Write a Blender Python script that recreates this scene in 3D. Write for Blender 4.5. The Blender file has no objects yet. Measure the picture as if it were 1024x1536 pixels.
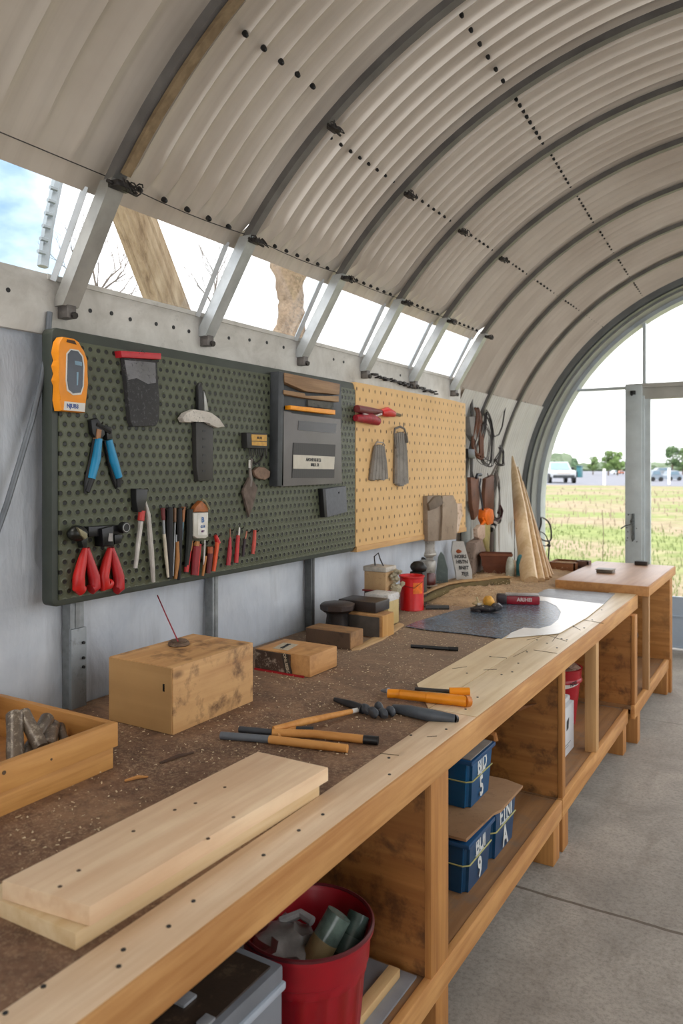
SKYX, SKYY, EXPO = 0.0, 0.0, 1.6
import bpy, bmesh, math, random
from mathutils import Vector, Matrix, noise
random.seed(7)
SC = bpy.context.scene
COL = SC.collection
PI = math.pi
# ------------------------------------------------------------ camera
F = 1150.0
EYE = 1.65
PSI = math.atan2(693.0, F)
SN, CS = math.sin(PSI), math.cos(PSI)
cd = bpy.data.cameras.new('camera'); cam = bpy.data.objects.new('camera', cd); COL.objects.link(cam)
cd.sensor_fit = 'VERTICAL'; cd.sensor_height = 36; cd.lens = 36 * F / 1536
cd.shift_y = -68 / 1536
cd.clip_end = 2000; cd.clip_start = 0.02
cam.location = (0, 0, EYE); cam.rotation_euler = (PI / 2, 0, PSI)
cd.dof.use_dof = True; cd.dof.focus_distance = 2.7; cd.dof.aperture_fstop = 4.0
SC.camera = cam
# pixel -> point on a plane of the real place
def px_z(u, v, z):
    d = (EYE - z) * F / (v - 700.0); r = (u - 512) / F
    return (d * (r * CS - SN), d * (r * SN + CS))
def px_x(u, v, x=-1.99):
    r = (u - 512) / F
    d = x / (r * CS - SN)
    return (d * (r * SN + CS), EYE - d * (v - 700) / F)
def px_y(u, v, y):
    r = (u - 512) / F
    d = y / (r * SN + CS)
    return (d * (r * CS - SN), EYE - d * (v - 700) / F)
def dep(x, y): return y * CS - x * SN
# ------------------------------------------------------------ objects
def tag(o, label=None, cat=None, group=None, kind=None):
    if label: o['label'] = label
    if cat: o['category'] = cat
    if group: o['group'] = group
    if kind: o['kind'] = kind
    return o
def thing(name, label, cat, loc, group=None):
    o = bpy.data.objects.new(name, None); COL.objects.link(o)
    o.empty_display_size = .05
    o.location = loc
    return tag(o, label, cat, group)
def wloc(o):
    v = Vector(o.location)
    p = o.parent
    while p: v += Vector(p.location); p = p.parent
    return v
class B:
    def __init__(s): s.bm = bmesh.new()
    def _xf(s, vs, M):
        for v in vs: v.co = M @ v.co
    def box(s, x0, x1, y0, y1, z0, z1, bev=0.0, M=None):
        r = bmesh.ops.create_cube(s.bm, size=1)['verts']
        for v in r:
            v.co = Vector(((x0 + x1) / 2 + v.co.x * (x1 - x0), (y0 + y1) / 2 + v.co.y * (y1 - y0), (z0 + z1) / 2 + v.co.z * (z1 - z0)))
        if bev > 0:
            es = list({e for v in r for e in v.link_edges})
            q = bmesh.ops.bevel(s.bm, geom=es, offset=bev, segments=2, profile=.6, affect='EDGES')
            r = list({v for f in q['faces'] for v in f.verts} | {v for v in r if v.is_valid})
        if M: s._xf(r, M)
        return s
    def cyl(s, p0, p1, r0, r1=None, seg=16, caps=True, bev=0):
        if r1 is None: r1 = r0
        return s.tube([p0, p1], [r0, r1], seg, caps)
    def tube(s, pts, rad, seg=8, caps=True, close=False, flat=1.0, up=None):
        pts = [Vector(p) for p in pts]; n = len(pts)
        if not isinstance(rad, (list, tuple)): rad = [rad] * n
        rings = []; prev = None
        for i, p in enumerate(pts):
            a = pts[(i - 1) % n] if (i > 0 or close) else p
            b = pts[(i + 1) % n] if (i < n - 1 or close) else p
            t = (b - a)
            t = t.normalized() if t.length > 1e-9 else Vector((0, 0, 1))
            if prev is None:
                h = Vector(up) if up else (Vector((0, 0, 1)) if abs(t.z) < .9 else Vector((1, 0, 0)))
            else: h = prev
            x = h - t * h.dot(t)
            if x.length < 1e-6: x = t.orthogonal()
            x.normalize(); y = t.cross(x); prev = x
            rings.append([s.bm.verts.new(p + (x * math.cos(k * 2 * PI / seg) * flat + y * math.sin(k * 2 * PI / seg)) * rad[i]) for k in range(seg)])
        m = n if close else n - 1
        for i in range(m):
            A, C_ = rings[i], rings[(i + 1) % n]
            for k in range(seg):
                s.bm.faces.new((A[k], A[(k + 1) % seg], C_[(k + 1) % seg], C_[k]))
        if caps and not close:
            s.bm.faces.new(rings[0][::-1]); s.bm.faces.new(rings[-1])
        return s
    def lathe(s, prof, c, seg=24, sx=1, sy=1, cap0=True, cap1=True):
        rings = [[s.bm.verts.new((c[0] + r * sx * math.cos(k * 2 * PI / seg), c[1] + r * sy * math.sin(k * 2 * PI / seg), c[2] + z)) for k in range(seg)] for r, z in prof]
        for A, D in zip(rings, rings[1:]):
            for k in range(seg): s.bm.faces.new((A[k], A[(k + 1) % seg], D[(k + 1) % seg], D[k]))
        if cap0: s.bm.faces.new(rings[0][::-1])
        if cap1: s.bm.faces.new(rings[-1])
        return s
    def prism(s, a, b, bev=0):
        # a, b: two matching outlines (3-D points), joined
        va = [s.bm.verts.new(p) for p in a]; vb = [s.bm.verts.new(p) for p in b]; n = len(a)
        fs = [s.bm.faces.new(va[::-1]), s.bm.faces.new(vb)]
        for k in range(n): fs.append(s.bm.faces.new((va[k], va[(k + 1) % n], vb[(k + 1) % n], vb[k])))
        if bev:
            es = list(fs[1].edges)
            bmesh.ops.bevel(s.bm, geom=es, offset=bev, segments=2, profile=.5, affect='EDGES')
        return s
    def blob(s, c, r, sub=2, amp=.15, fr=3, M=None, seed=0):
        vs = bmesh.ops.create_icosphere(s.bm, subdivisions=sub, radius=1)['verts']
        if not isinstance(r, (tuple, list)): r = (r, r, r)
        for v in vs:
            k = 1 + amp * noise.noise(v.co * fr + Vector((seed * 7.3, seed * 3.1, seed)))
            p = Vector((v.co.x * r[0], v.co.y * r[1], v.co.z * r[2])) * k
            if M: p = M @ p
            v.co = p + Vector(c)
        return s
    def grid(s, fn, nu, nv):
        g = [[s.bm.verts.new(fn(i / nu, j / nv)) for j in range(nv + 1)] for i in range(nu + 1)]
        for i in range(nu):
            for j in range(nv): s.bm.faces.new((g[i][j], g[i + 1][j], g[i + 1][j + 1], g[i][j + 1]))
        return s
    def wall(s, px, xb, xf, bev=0, xp=None):
        # outline on a board at x = xp (pixels), thickness from xb to xf
        q = [px_x(u, v, xp if xp is not None else xf) for u, v in px]
        if sum(q[i][0] * q[(i + 1) % len(q)][1] - q[(i + 1) % len(q)][0] * q[i][1] for i in range(len(q))) < 0: q = q[::-1]
        return s.prism([(xb, y, z) for y, z in q], [(xf, y, z) for y, z in q], bev)
    def wtube(s, px, x, r, seg=10, flat=1.0):
        return s.tube([(x if len(p) < 3 else p[2], *px_x(p[0], p[1], x if len(p) < 3 else p[2])) for p in px], r, seg, flat=flat, up=(1, 0, 0))
    def obj(s, name, m, parent=None, smooth=True, loc=None, solid=0, angle=40):
        bmesh.ops.recalc_face_normals(s.bm, faces=s.bm.faces[:]) if s.bm.faces else None
        off = wloc(parent) if parent else Vector((0, 0, 0))
        own = Vector((0, 0, 0))
        if loc is not None: own = Vector(loc) - off
        else:
            zs = [v.co for v in s.bm.verts]
            lo = Vector([min(c[i] for c in zs) for i in range(3)]); hi = Vector([max(c[i] for c in zs) for i in range(3)])
            if not parent: own = Vector(((lo.x + hi.x) / 2, (lo.y + hi.y) / 2, lo.z))
            else: own = (lo + hi) / 2 - off
        bmesh.ops.translate(s.bm, verts=s.bm.verts[:], vec=-(off + own))
        me = bpy.data.meshes.new(name); s.bm.to_mesh(me); s.bm.free()
        o = bpy.data.objects.new(name, me); COL.objects.link(o)
        o.location = own
        if parent: o.parent = parent
        me.materials.append(m)
        if smooth:
            for p in me.polygons: p.use_smooth = True
            try: me.set_sharp_from_angle(angle=math.radians(angle))
            except Exception: pass
        if solid:
            md = o.modifiers.new('thick', 'SOLIDIFY'); md.thickness = solid; md.offset = 0
        return o
def dup(o, loc, parent=None, label=None, group=None, rz=None):
    c = o.copy(); COL.objects.link(c)
    if parent: c.parent = parent
    if loc is not None: c.location = loc
    if rz is not None: c.rotation_euler.z = rz
    if label: c['label'] = label
    if group: c['group'] = group
    for ch in [k for k in bpy.data.objects if k.parent == o and k != c]:
        dup(ch, None, c)
    return c
def text(s, size, origin, xd, yd, m, parent, name='lettering', ex=.0006, sx=1.0, align='CENTER'):
    cu = bpy.data.curves.new('lettering_curve', 'FONT'); cu.body = s; cu.size = size; cu.extrude = ex
    cu.align_x = align; cu.align_y = 'CENTER'; cu.resolution_u = 2; cu.offset = size * .025
    t = bpy.data.objects.new('lettering_tmp', cu); COL.objects.link(t)
    dg = bpy.context.evaluated_depsgraph_get()
    me = bpy.data.meshes.new_from_object(t.evaluated_get(dg))
    bpy.data.objects.remove(t); bpy.data.curves.remove(cu)
    b = B(); b.bm.from_mesh(me); bpy.data.meshes.remove(me)
    x, y = Vector(xd).normalized(), Vector(yd).normalized(); z = x.cross(y)
    for v in b.bm.verts: v.co = Vector(origin) + x * v.co.x * sx + y * v.co.y + z * v.co.z
    return b.obj(name, m, parent, smooth=False)
# ------------------------------------------------------------ materials
class NT:
    def __init__(s, name):
        s.m = bpy.data.materials.new(name); s.m.use_nodes = True
        s.t = s.m.node_tree; s.t.nodes.clear()
        s.out = s.n('ShaderNodeOutputMaterial'); s.p = s.n('ShaderNodeBsdfPrincipled')
        s.t.links.new(s.p.outputs[0], s.out.inputs[0])
        s.tc = None
    def n(s, k, **kw):
        x = s.t.nodes.new(k)
        for a, b in kw.items(): setattr(x, a, b)
        return x
    def l(s, a, b): s.t.links.new(a, b)
    def co(s, scale=(1, 1, 1), rot=(0, 0, 0), world=False):
        if world:
            g = s.n('ShaderNodeNewGeometry').outputs['Position']
        else:
            g = s.n('ShaderNodeTexCoord').outputs['Object']
        mp = s.n('ShaderNodeMapping'); mp.inputs['Scale'].default_value = scale; mp.inputs['Rotation'].default_value = rot
        s.l(g, mp.inputs[0]); return mp.outputs[0]
    def noise(s, vec, scale, detail=4, rough=.55, dist=0):
        x = s.n('ShaderNodeTexNoise'); x.inputs['Scale'].default_value = scale; x.inputs['Detail'].default_value = detail
        x.inputs['Roughness'].default_value = rough; x.inputs['Distortion'].default_value = dist
        s.l(vec, x.inputs['Vector']); return x.outputs['Fac']
    def ramp(s, fac, stops):
        r = s.n('ShaderNodeValToRGB'); e = r.color_ramp.elements
        while len(e) < len(stops): e.new(.5)
        for i, (p, c) in enumerate(stops):
            e[i].position = p; e[i].color = (c[0], c[1], c[2], 1) if isinstance(c, (tuple, list)) else (c, c, c, 1)
        s.l(fac, r.inputs[0]); return r.outputs[0]
    def mix(s, fac, a, b, bt='MIX'):
        x = s.n('ShaderNodeMix', data_type='RGBA', blend_type=bt)
        if isinstance(fac, float) or isinstance(fac, int): x.inputs[0].default_value = fac
        else: s.l(fac, x.inputs[0])
        for i, c in ((6, a), (7, b)):
            if isinstance(c, (tuple, list)): x.inputs[i].default_value = (c[0], c[1], c[2], 1)
            else: s.l(c, x.inputs[i])
        return x.outputs[2]
    def math(s, op, a, b=None):
        x = s.n('ShaderNodeMath', operation=op)
        for i, c in ((0, a), (1, b)):
            if c is None: continue
            if isinstance(c, (int, float)): x.inputs[i].default_value = c
            else: s.l(c, x.inputs[i])
        return x.outputs[0]
    def bump(s, h, st=.3, dist=.005):
        x = s.n('ShaderNodeBump'); x.inputs['Strength'].default_value = st; x.inputs['Distance'].default_value = dist
        s.l(h, x.inputs['Height']); s.l(x.outputs[0], s.p.inputs['Normal'])
    def base(s, c):
        if isinstance(c, (tuple, list)): s.p.inputs['Base Color'].default_value = (c[0], c[1], c[2], 1)
        else: s.l(c, s.p.inputs['Base Color'])
    def set(s, rough=None, metal=None, spec=None, **k):
        if rough is not None: s.p.inputs['Roughness'].default_value = rough
        if metal is not None: s.p.inputs['Metallic'].default_value = metal
        if spec is not None: s.p.inputs['Specular IOR Level'].default_value = spec
        for a, b in k.items(): s.p.inputs[a].default_value = b
def C(h):
    # sRGB hex -> linear
    v = [int(h[i:i + 2], 16) / 255 for i in (0, 2, 4)]
    return tuple(x / 12.92 if x <= .04045 else ((x + .055) / 1.055) ** 2.4 for x in v)
def mul(c, k): return tuple(min(1, x * k) for x in c)
MC = {}
def plain(h, rough=.5, metal=0, var=.25, sc=25, key=None, bump=.15, spec=None):
    k = ('p', h, rough, metal, var, sc)
    if k in MC: return MC[k]
    t = NT('paint_' + h); c = C(h)
    v = t.co(); f = t.noise(v, sc, 5)
    t.base(t.ramp(f, [(.3, mul(c, 1 - var)), (.7, mul(c, 1 + var * .5))])); t.set(rough, metal, spec)
    if bump: t.bump(f, bump, .002)
    MC[k] = t.m; return t.m
def wood(h1, h2, ax=1, sc=1.0, rough=.6, stain=0, stainc='3a2412', knots=.3, world=True, key='', pale=None):
    k = ('w', h1, h2, ax, sc, stain, knots, world, stainc)
    if k in MC: return MC[k]
    t = NT('wood'); c1, c2 = C(h1), C(h2)
    s = [14.0 * sc] * 3; s[ax] = 1.1 * sc
    v = t.co(tuple(s), world=world)
    g = t.noise(v, 1.0, 4, .55, .1)
    s2 = [70.0 * sc] * 3; s2[ax] = 3.0 * sc
    fine = t.noise(t.co(tuple(s2), world=world), 1.0, 3, .6)
    w = t.math('SINE', t.math('MULTIPLY', g, 20.0)); w = t.math('MULTIPLY_ADD', w, .5)
    w.node.inputs[2].default_value = .5
    mixf = t.math('ADD', t.math('MULTIPLY', w, .35), t.math('MULTIPLY', fine, .7))
    col = t.ramp(mixf, [(.15, c2), (.75, c1)])
    if knots:
        vo = t.n('ShaderNodeTexVoronoi'); vo.inputs['Scale'].default_value = 1.0
        s3 = [7.0] * 3; s3[ax] = 3.2
        t.l(t.co(tuple(s3), world=world), vo.inputs['Vector'])
        kk = t.ramp(vo.outputs['Distance'], [(.03, 1.0), (.10, 0.0)])
        col = t.mix(t.math('MULTIPLY', kk, knots), col, mul(c2, .35))
    big = t.noise(t.co((1, 1, 1), world=world), 3.5, 6, .65)
    col = t.mix(t.math('MULTIPLY', t.ramp(big, [(.35, 0.0), (.75, 1.0)]), .35), col, mul(c2, .75))
    if stain:
        st = t.noise(t.co((1, 1, 1), world=world), 11, 5, .65, .15)
        col = t.mix(t.math('MULTIPLY', t.ramp(st, [(.5, 0.0), (.66, 1.0)]), stain), col, C(stainc))
    t.base(col); t.set(rough); t.bump(mixf, .25, .0015)
    MC[k] = t.m; return t.m
def glass(name='glass', tint=(1, 1, 1), alpha=.12, rough=.02):
    # thin window pane: mostly clear with a faint reflection
    k = ('g', name)
    if k in MC: return MC[k]
    t = NT(name)
    tr = t.n('ShaderNodeBsdfTransparent'); tr.inputs[0].default_value = (*tint, 1)
    gl = t.n('ShaderNodeBsdfGlossy'); gl.inputs['Roughness'].default_value = rough
    fr = t.n('ShaderNodeFresnel'); fr.inputs[0].default_value = 1.35
    mx = t.n('ShaderNodeMixShader')
    t.l(t.math('MULTIPLY', fr.outputs[0], .35), mx.inputs[0]); t.l(tr.outputs[0], mx.inputs[1]); t.l(gl.outputs[0], mx.inputs[2])
    t.l(mx.outputs[0], t.out.inputs[0]); MC[k] = t.m; return t.m
def speck(name, ha, hb, hc, sc=60, amt=.6, rough=.8, metal=0, world=True, th=.55):
    # base mottled between a/b with specks of c
    k = ('s', name)
    if k in MC: return MC[k]
    t = NT(name); v = t.co((1, 1, 1), world=world)
    a = t.noise(v, sc * .12, 7, .65, .5); col = t.ramp(a, [(.35, C(ha)), (.65, C(hb))])
    f = t.noise(v, sc, 4, .8)
    m_ = t.noise(v, sc * .05, 4, .6)
    s_ = t.math('MULTIPLY', t.ramp(f, [(th, 0.0), (th + .1, 1.0)]), t.ramp(m_, [(.35, .25), (.65, 1.0)]))
    col = t.mix(t.math('MULTIPLY', s_, amt), col, C(hc))
    t.base(col); t.set(rough, metal); t.bump(f, .3, .003); MC[k] = t.m; return t.m
# ============================================================ setting
CX, CZ, R0 = -0.2, 1.27, 2.10
YE = 7.5
def arc(a, r=R0):
    a = math.radians(a); return (CX + r * math.cos(a), CZ + r * math.sin(a))
steel = plain('8d9192', .42, .75, .3, 14, bump=.1)
steel_lt = plain('b9bdbe', .38, .55, .2, 14, bump=.1)
dark = plain('17181a', .5, .0, .4, 40)
blackm = plain('0c0c0e', .45, 0, .4, 40)
wire_m = plain('3a3634', .5, .5, .4, 60)
def sheet_mat():
    t = NT('sheet_metal_paint'); v = t.co((1, 1, 1), world=True)
    a = t.noise(t.co((1.2, 1.2, 1.2), world=True), 1.6, 5, .6)
    col = t.ramp(a, [(.3, C('bdb2a4')), (.7, C('d2c9bc'))])
    st = t.noise(t.co((.6, 26, .6), world=True), 1.0, 4, .6)
    col = t.mix(t.math('MULTIPLY', t.ramp(st, [(.45, 0.0), (.75, 1.0)]), .35), col, C('a09687'))
    t.base(col); t.set(.33, .25); t.bump(a, .1, .01); return t.m
M_sheet = sheet_mat()
def fascia_mat():
    t = NT('fascia_paint'); v = t.co((1, 1, 1), world=True)
    a = t.noise(v, 5, 7, .65, .6)
    col = t.ramp(a, [(.3, C('a8a39a')), (.65, C('c9c6bf'))])
    b = t.noise(v, 14, 6, .7)
    col = t.mix(t.math('MULTIPLY', t.ramp(b, [(.6, 0.0), (.72, 1.0)]), .4), col, C('77706a'))
    t.base(col); t.set(.5, .1); return t.m
M_fascia = fascia_mat()
def tarp_mat():
    t = NT('crinkled_tarp'); v = t.co((1, 1, 1), world=True)
    a = t.noise(v, 2.2, 5, .6, .4)
    col = t.ramp(a, [(.3, C('a9b1bb')), (.7, C('ccd1d6'))])
    d = t.noise(t.co((1, 6, .8), world=True), 2.2, 6, .65)
    col = t.mix(t.math('MULTIPLY', t.ramp(d, [(.52, 0.0), (.75, 1.0)]), .4), col, C('8c8f92'))
    t.base(col); t.set(.5, 0)
    cr = t.noise(t.co((1, 1.6, .7), world=True), 4.5, 5, .5, .35)
    vo = t.n('ShaderNodeTexVoronoi'); vo.feature = 'F1'; vo.distance = 'MANHATTAN'; vo.inputs['Scale'].default_value = 5
    t.l(t.co((1, 1.2, .8), world=True), vo.inputs['Vector'])
    t.bump(t.math('ADD', t.math('MULTIPLY', vo.outputs['Distance'], .5), cr), .55, .03)
    return t.m
M_tarp = tarp_mat()
# ground outside
def grass_mat():
    t = NT('meadow'); v = t.co((1, 1, 1), world=True)
    a = t.noise(t.co((.12, .16, 1), world=True), 1.0, 6, .65)
    b = t.noise(v, 2.2, 6, .7)
    g = t.ramp(b, [(.3, C('6d7a48')), (.7, C('939b66'))])
    dry = t.ramp(b, [(.3, C('85785f')), (.7, C('a89b84'))])
    col = t.mix(t.ramp(a, [(.44, 0.0), (.54, 1.0)]), g, dry)
    t.base(col); t.set(.95, 0, .1); t.bump(b, .5, .1); return t.m
b = B()
b.box(-160, 160, YE + .12, 72, -.3, -.06); b.box(-160, -2.40, -20, YE + .12, -.3, -.06)
tag(b.obj('grass_field', grass_mat()), kind='structure')
b = B(); b.box(-260, 260, 72, 300, -.3, -.05)
tag(b.obj('gravel_lot', speck('gravel', '70727b', '7c7e87', '66686d', 3, .4, .9)), kind='structure')
b = B(); b.box(-600, 600, 300, 900, -.3, -.04)
tag(b.obj('far_ground', speck('far_ground', '66755a', '78836a', '5a6651', .2, .4, .9)), kind='structure')
# floor with sawn joints
t = NT('concrete_floor'); v = t.co((1, 1, 1), world=True)
a = t.noise(v, 2.3, 8, .68, .4); f2 = t.noise(v, 60, 5, .8); d_ = t.noise(t.co((2.5, .8, 1), world=True), 3.0, 7, .75)
col = t.ramp(a, [(.3, C('827b72')), (.7, C('aea599'))])
col = t.mix(t.math('MULTIPLY', t.ramp(f2, [(.45, 0.0), (.65, 1.0)]), .5), col, C('5c564f'))
col = t.mix(t.math('MULTIPLY', t.ramp(d_, [(.52, 0.0), (.68, 1.0)]), .4), col, C('6b6156'))
sep = t.n('ShaderNodeSeparateXYZ'); t.l(v, sep.inputs[0])
wob = t.math('MULTIPLY', t.noise(v, 5, 3), .02)
def line(y, w):
    return t.math('LESS_THAN', t.math('ABSOLUTE', t.math('SUBTRACT', t.math('ADD', sep.outputs['Y'], wob), y + .01)), w)
col = t.mix(t.math('MULTIPLY', line(2.935, .008), .75), col, C('4a3a28'))
col = t.mix(t.math('MULTIPLY', line(5.32, .006), .6), col, C('6b6258'))
t.base(col); t.set(.75); t.bump(f2, .25, .003); M_floor = t.m
b = B(); b.box(-2.32, 1.95, -2.2, YE + .12, -.12, 0)
tag(b.obj('floor', M_floor), kind='structure')
# ribs and bays
RIB = [1.66, 2.34, 3.02, 3.63, 4.23, 4.86, 5.56, 6.26]
def zang(z): return 180 - math.degrees(math.asin((z - CZ) / R0))
A_SILL, A_TOP, A_EAVE = zang(2.26), zang(2.50), zang(2.56)
def shell(y0, y1, a0, a1, pitch, amp, name, low=None, lowr=None, fade=None):
    n = max(1, round((y1 - y0) / pitch)) * 14; angs = [a0 + (a1 - a0) * i / 46 for i in range(47)]
    per = max(1, round((y1 - y0) / pitch))
    b = B()
    def fn(i, j):
        k = j * per; w = (1 - abs(math.sin(math.pi * k))) ** 1.7
        idx = i * (nu); ii = int(round(idx))
        if ii < len(pre): x, z, nx, nz, am = pre[ii]
        else:
            a = math.radians(angs[ii - len(pre)]); x, z = CX + R0 * math.cos(a), CZ + R0 * math.sin(a); nx, nz = math.cos(a), math.sin(a)
            dg = math.degrees(a); am = amp
            if fade: am = amp * max(0, min(1, (fade - dg) / 1.5))
        dd = -am * w
        return (x + nx * dd, y0 + (y1 - y0) * j, z + nz * dd)
    pre = []
    if low is not None:
        pre = [(CX - R0, zz, -1, 0, amp) for zz in [low + (CZ - low) * q / 6 for q in range(6)]]
    nu = len(pre) + len(angs) - 1
    b.grid(fn, nu, n)
    return b.obj(name, M_sheet, None, angle=50, loc=(CX, (y0 + y1) / 2, CZ))
bays = []; RA = 52
ys = [-2.2, -1.0, .3, 1.0] + RIB + [7.02]
for y0, y1 in zip(ys, ys[1:]):
    if y1 < 4.9:
        o = shell(y0, y1, A_TOP, RA if y0 > .5 else 24, .088 if y0 > 1.5 else .14, (.03 if y0 > 2 else .02) if y0 > 1.5 else .014, 'ceiling', fade=A_EAVE)
    else:
        o = shell(y0, y1, 180, 72, .088, .032, 'ceiling', low=0.0)
    tag(o, kind='structure'); bays.append((y0, y1, o))
b = B()
for y0, y1 in [(-2.2, 7.02)]:
    b.grid(lambda i, j: (CX + R0 * math.cos(math.radians(24 - 24 * i)) if i else arc(24)[0], y0 + (y1 - y0) * j, (arc(24 - 24 * i)[1])), 1, 1)
b.bm.clear()
# unseen right wall; glazing added and carried up the roof to brighten the room
RX = CX + R0
b.box(RX, RX + .06, -2.2, 7.02, 0, .95)
tag(b.obj('wall_right', M_fascia), kind='structure')
for k, (y0, y1) in enumerate([(-2.2, .6), (.6, 2.2), (2.2, 4.86), (4.86, 7.02)]):
    RB = 72 if k == 3 else RA  # added roof glazing reaches highest over the far bays to brighten them
    if k == 0:  # near stretch left solid, out of view, to keep the near ceiling darker
        b = B(); b.box(RX, RX + .06, y0, y1, .95, 1.3); b.prism([(arc(q * 3)[0], y0, arc(q * 3)[1]) for q in range(9)] + [(arc(q * 3, 2.15)[0], y0, arc(q * 3, 2.15)[1]) for q in range(8, -1, -1)], [(arc(q * 3)[0], y1, arc(q * 3)[1]) for q in range(9)] + [(arc(q * 3, 2.15)[0], y1, arc(q * 3, 2.15)[1]) for q in range(8, -1, -1)])
        tag(b.obj('wall_right', M_fascia), kind='structure'); continue
    b = B()
    b.grid(lambda i, j: ((RX + .02, y0 + (y1 - y0) * j, .95 + .32 * i * 4) if i <= .25 else (arc((i - .25) / .75 * RB)[0], y0 + (y1 - y0) * j, arc((i - .25) / .75 * RB)[1])), 20, 1)
    o = b.obj('window_%d' % (k + 11), glass()); tag(o, kind='structure')
    b = B(); b.tube([(RX, y0 + .03, .93)] + [(arc(q * 3, 2.08)[0], y0 + .03, arc(q * 3, 2.08)[1]) for q in range(18)], .03, 6)
    b.obj('window_frame', steel_lt, o)
# unseen back wall; doorway made wide and tall to light the ceiling ridges
def halfwall(y, name, x0, x1, z0, z1):
    pass
b = B()
out = [(arc(a)[0], arc(a)[1]) for a in range(0, 181, 6)]
pts = [(RX, 0)] + out + [(CX - R0, 0), (-1.6, 0), (-1.6, 2.75), (1.2, 2.75), (1.2, 0)]
b.prism([(x, -2.2, z) for x, z in pts], [(x, -2.26, z) for x, z in pts])
tag(b.obj('wall_back', M_fascia, smooth=False), kind='structure')
# left wall: tarp lining, bulging gently
TY1 = 5.02
b = B()
def tf(i, j):
    y = -2.2 + (TY1 + 2.2) * i; z = 2.14 * j
    dx = .02 * noise.noise(Vector((y * 2.2, z * 2.4, 1))) + .012 * abs(noise.noise(Vector((y * 4 + z * 2, z * 3 - y, 7)))) + .006 * noise.noise(Vector((y * 6, z * 3, 4))) + .008 * math.sin(y * 9 + z * 3) * max(0, .6 - abs(z - 1.1))
    return (-2.092 + dx, y, z)
b.grid(tf, 260, 60)
tag(b.obj('wall_left', M_tarp, loc=(-2.085, 1, 0)), kind='structure')
# lining beyond the board
b = B()
b.grid(lambda i, j: (-2.085 - .17 * i, TY1 + .06 * i, 2.1 * j), 6, 20)
tag(b.obj('wall_side', M_tarp), kind='structure')
b = B()
def ws(i, j):
    y = TY1 + .06 + 1.93 * i; z = 2.20 * j
    if z > CZ: dx = math.sqrt((R0 - .03) ** 2 - (z - CZ) ** 2)
    else: dx = R0 - .03
    return (CX - dx + .006 * abs(math.sin(y * PI / .05)) * (1 if z > 1.15 else .2) + (.02 * noise.noise(Vector((y * 4, z * 5, 3))) if z < 1.15 else 0), y, z)
b.grid(ws, 400, 60)
lin = plain('c5c3bd', .5, .05, .12, 4, bump=.2)
tag(b.obj('wall_far', lin), kind='structure')
# fascia between tarp and side windows
for k, (y0, y1) in enumerate([(-2.2, 1.60), (1.60, 5.02)]):
    b = B(); b.box(-2.075, -2.055, y0, y1, 2.07, 2.262)
    if k == 1: b.box(-2.06, -2.05, y0, y1, 2.245, 2.262)
    o = b.obj('trim_%d' % (k + 1), M_fascia, smooth=False); tag(o, kind='structure')
    hole = B()
    if k == 1:
        hp = [(135, 466), (167, 470), (195, 479), (234, 486), (260, 491), (283, 497), (343, 507), (374, 510), (400, 514), (425, 521), (500, 539), (515, 543), (600, 563)]
    else: hp = [(12, 435)]
    hm = blackm
    for u, v_ in hp:
        y, z = px_x(u, v_, -2.055)
        h = B(); h.cyl((-2.056, y, z), (-2.053, y, z), .0075, seg=10); h.obj('bolt_hole', hm, o)
# nails row above the yellow board
# side windows
WY = [-2.2, -.3, .9] + RIB[:6]
for k, (y0, y1) in enumerate(zip(WY, WY[1:])):
    b = B(); x0, z0 = arc(A_SILL, 2.11); x1, z1 = arc(A_TOP, 2.11)
    b.prism([(x0, y0, z0), (x0, y1, z0), (x1, y1, z1), (x1, y0, z1)], [(x0 - .004, y0, z0), (x0 - .004, y1, z0), (x1 - .004, y1, z1), (x1 - .004, y0, z1)])
    o = b.obj('window_%d' % (k + 1), glass(), smooth=False); tag(o, kind='structure')
    if k >= 2:
        f = B()
        f.tube([(x0 + .012, y1 - .04, z0 - .02), (x1 + .012, y1 - .04, z1 + .01)], .013, 4)
        f.obj('window_frame', steel_lt, o)
# ribs
def clamp_mesh(cx, cy, cz, s=1.0, seed=0):
    rn = random.Random(seed); b = B()
    b.box(cx - .02 * s, cx + .022 * s, cy - .036 * s, cy + .036 * s, cz - .007 * s, cz + .011 * s, .003)
    for q in range(5):
        a0 = rn.random() * 6; yy = cy + rn.uniform(-.045, .045) * s; rr = rn.uniform(.009, .017) * s
        tl = rn.uniform(-.8, .8)
        b.tube([(cx + .025 * s + rr * .6 * math.cos(a0 + w), yy + rr * math.cos(w * 1.1) , cz + rr * math.sin(w) + tl * rr * math.cos(w)) for w in [x * .75 for x in range(9)]], .0026 * s, 5)
    b.cyl((cx, cy - .055 * s, cz + .003), (cx, cy + .06 * s, cz - .006), .006 * s, seg=8)
    return b
rub = ['first', 'second', 'third', 'fourth', 'fifth', 'sixth', 'seventh', 'eighth']
rl = ['with a wooden strip', 'above the middle of the green board', 'over the wall cabinet end', 'where green and yellow boards meet', 'above the yellow board', 'behind the yellow board edge', 'beside the hanging ropes', 'nearest the glazed end']
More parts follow.
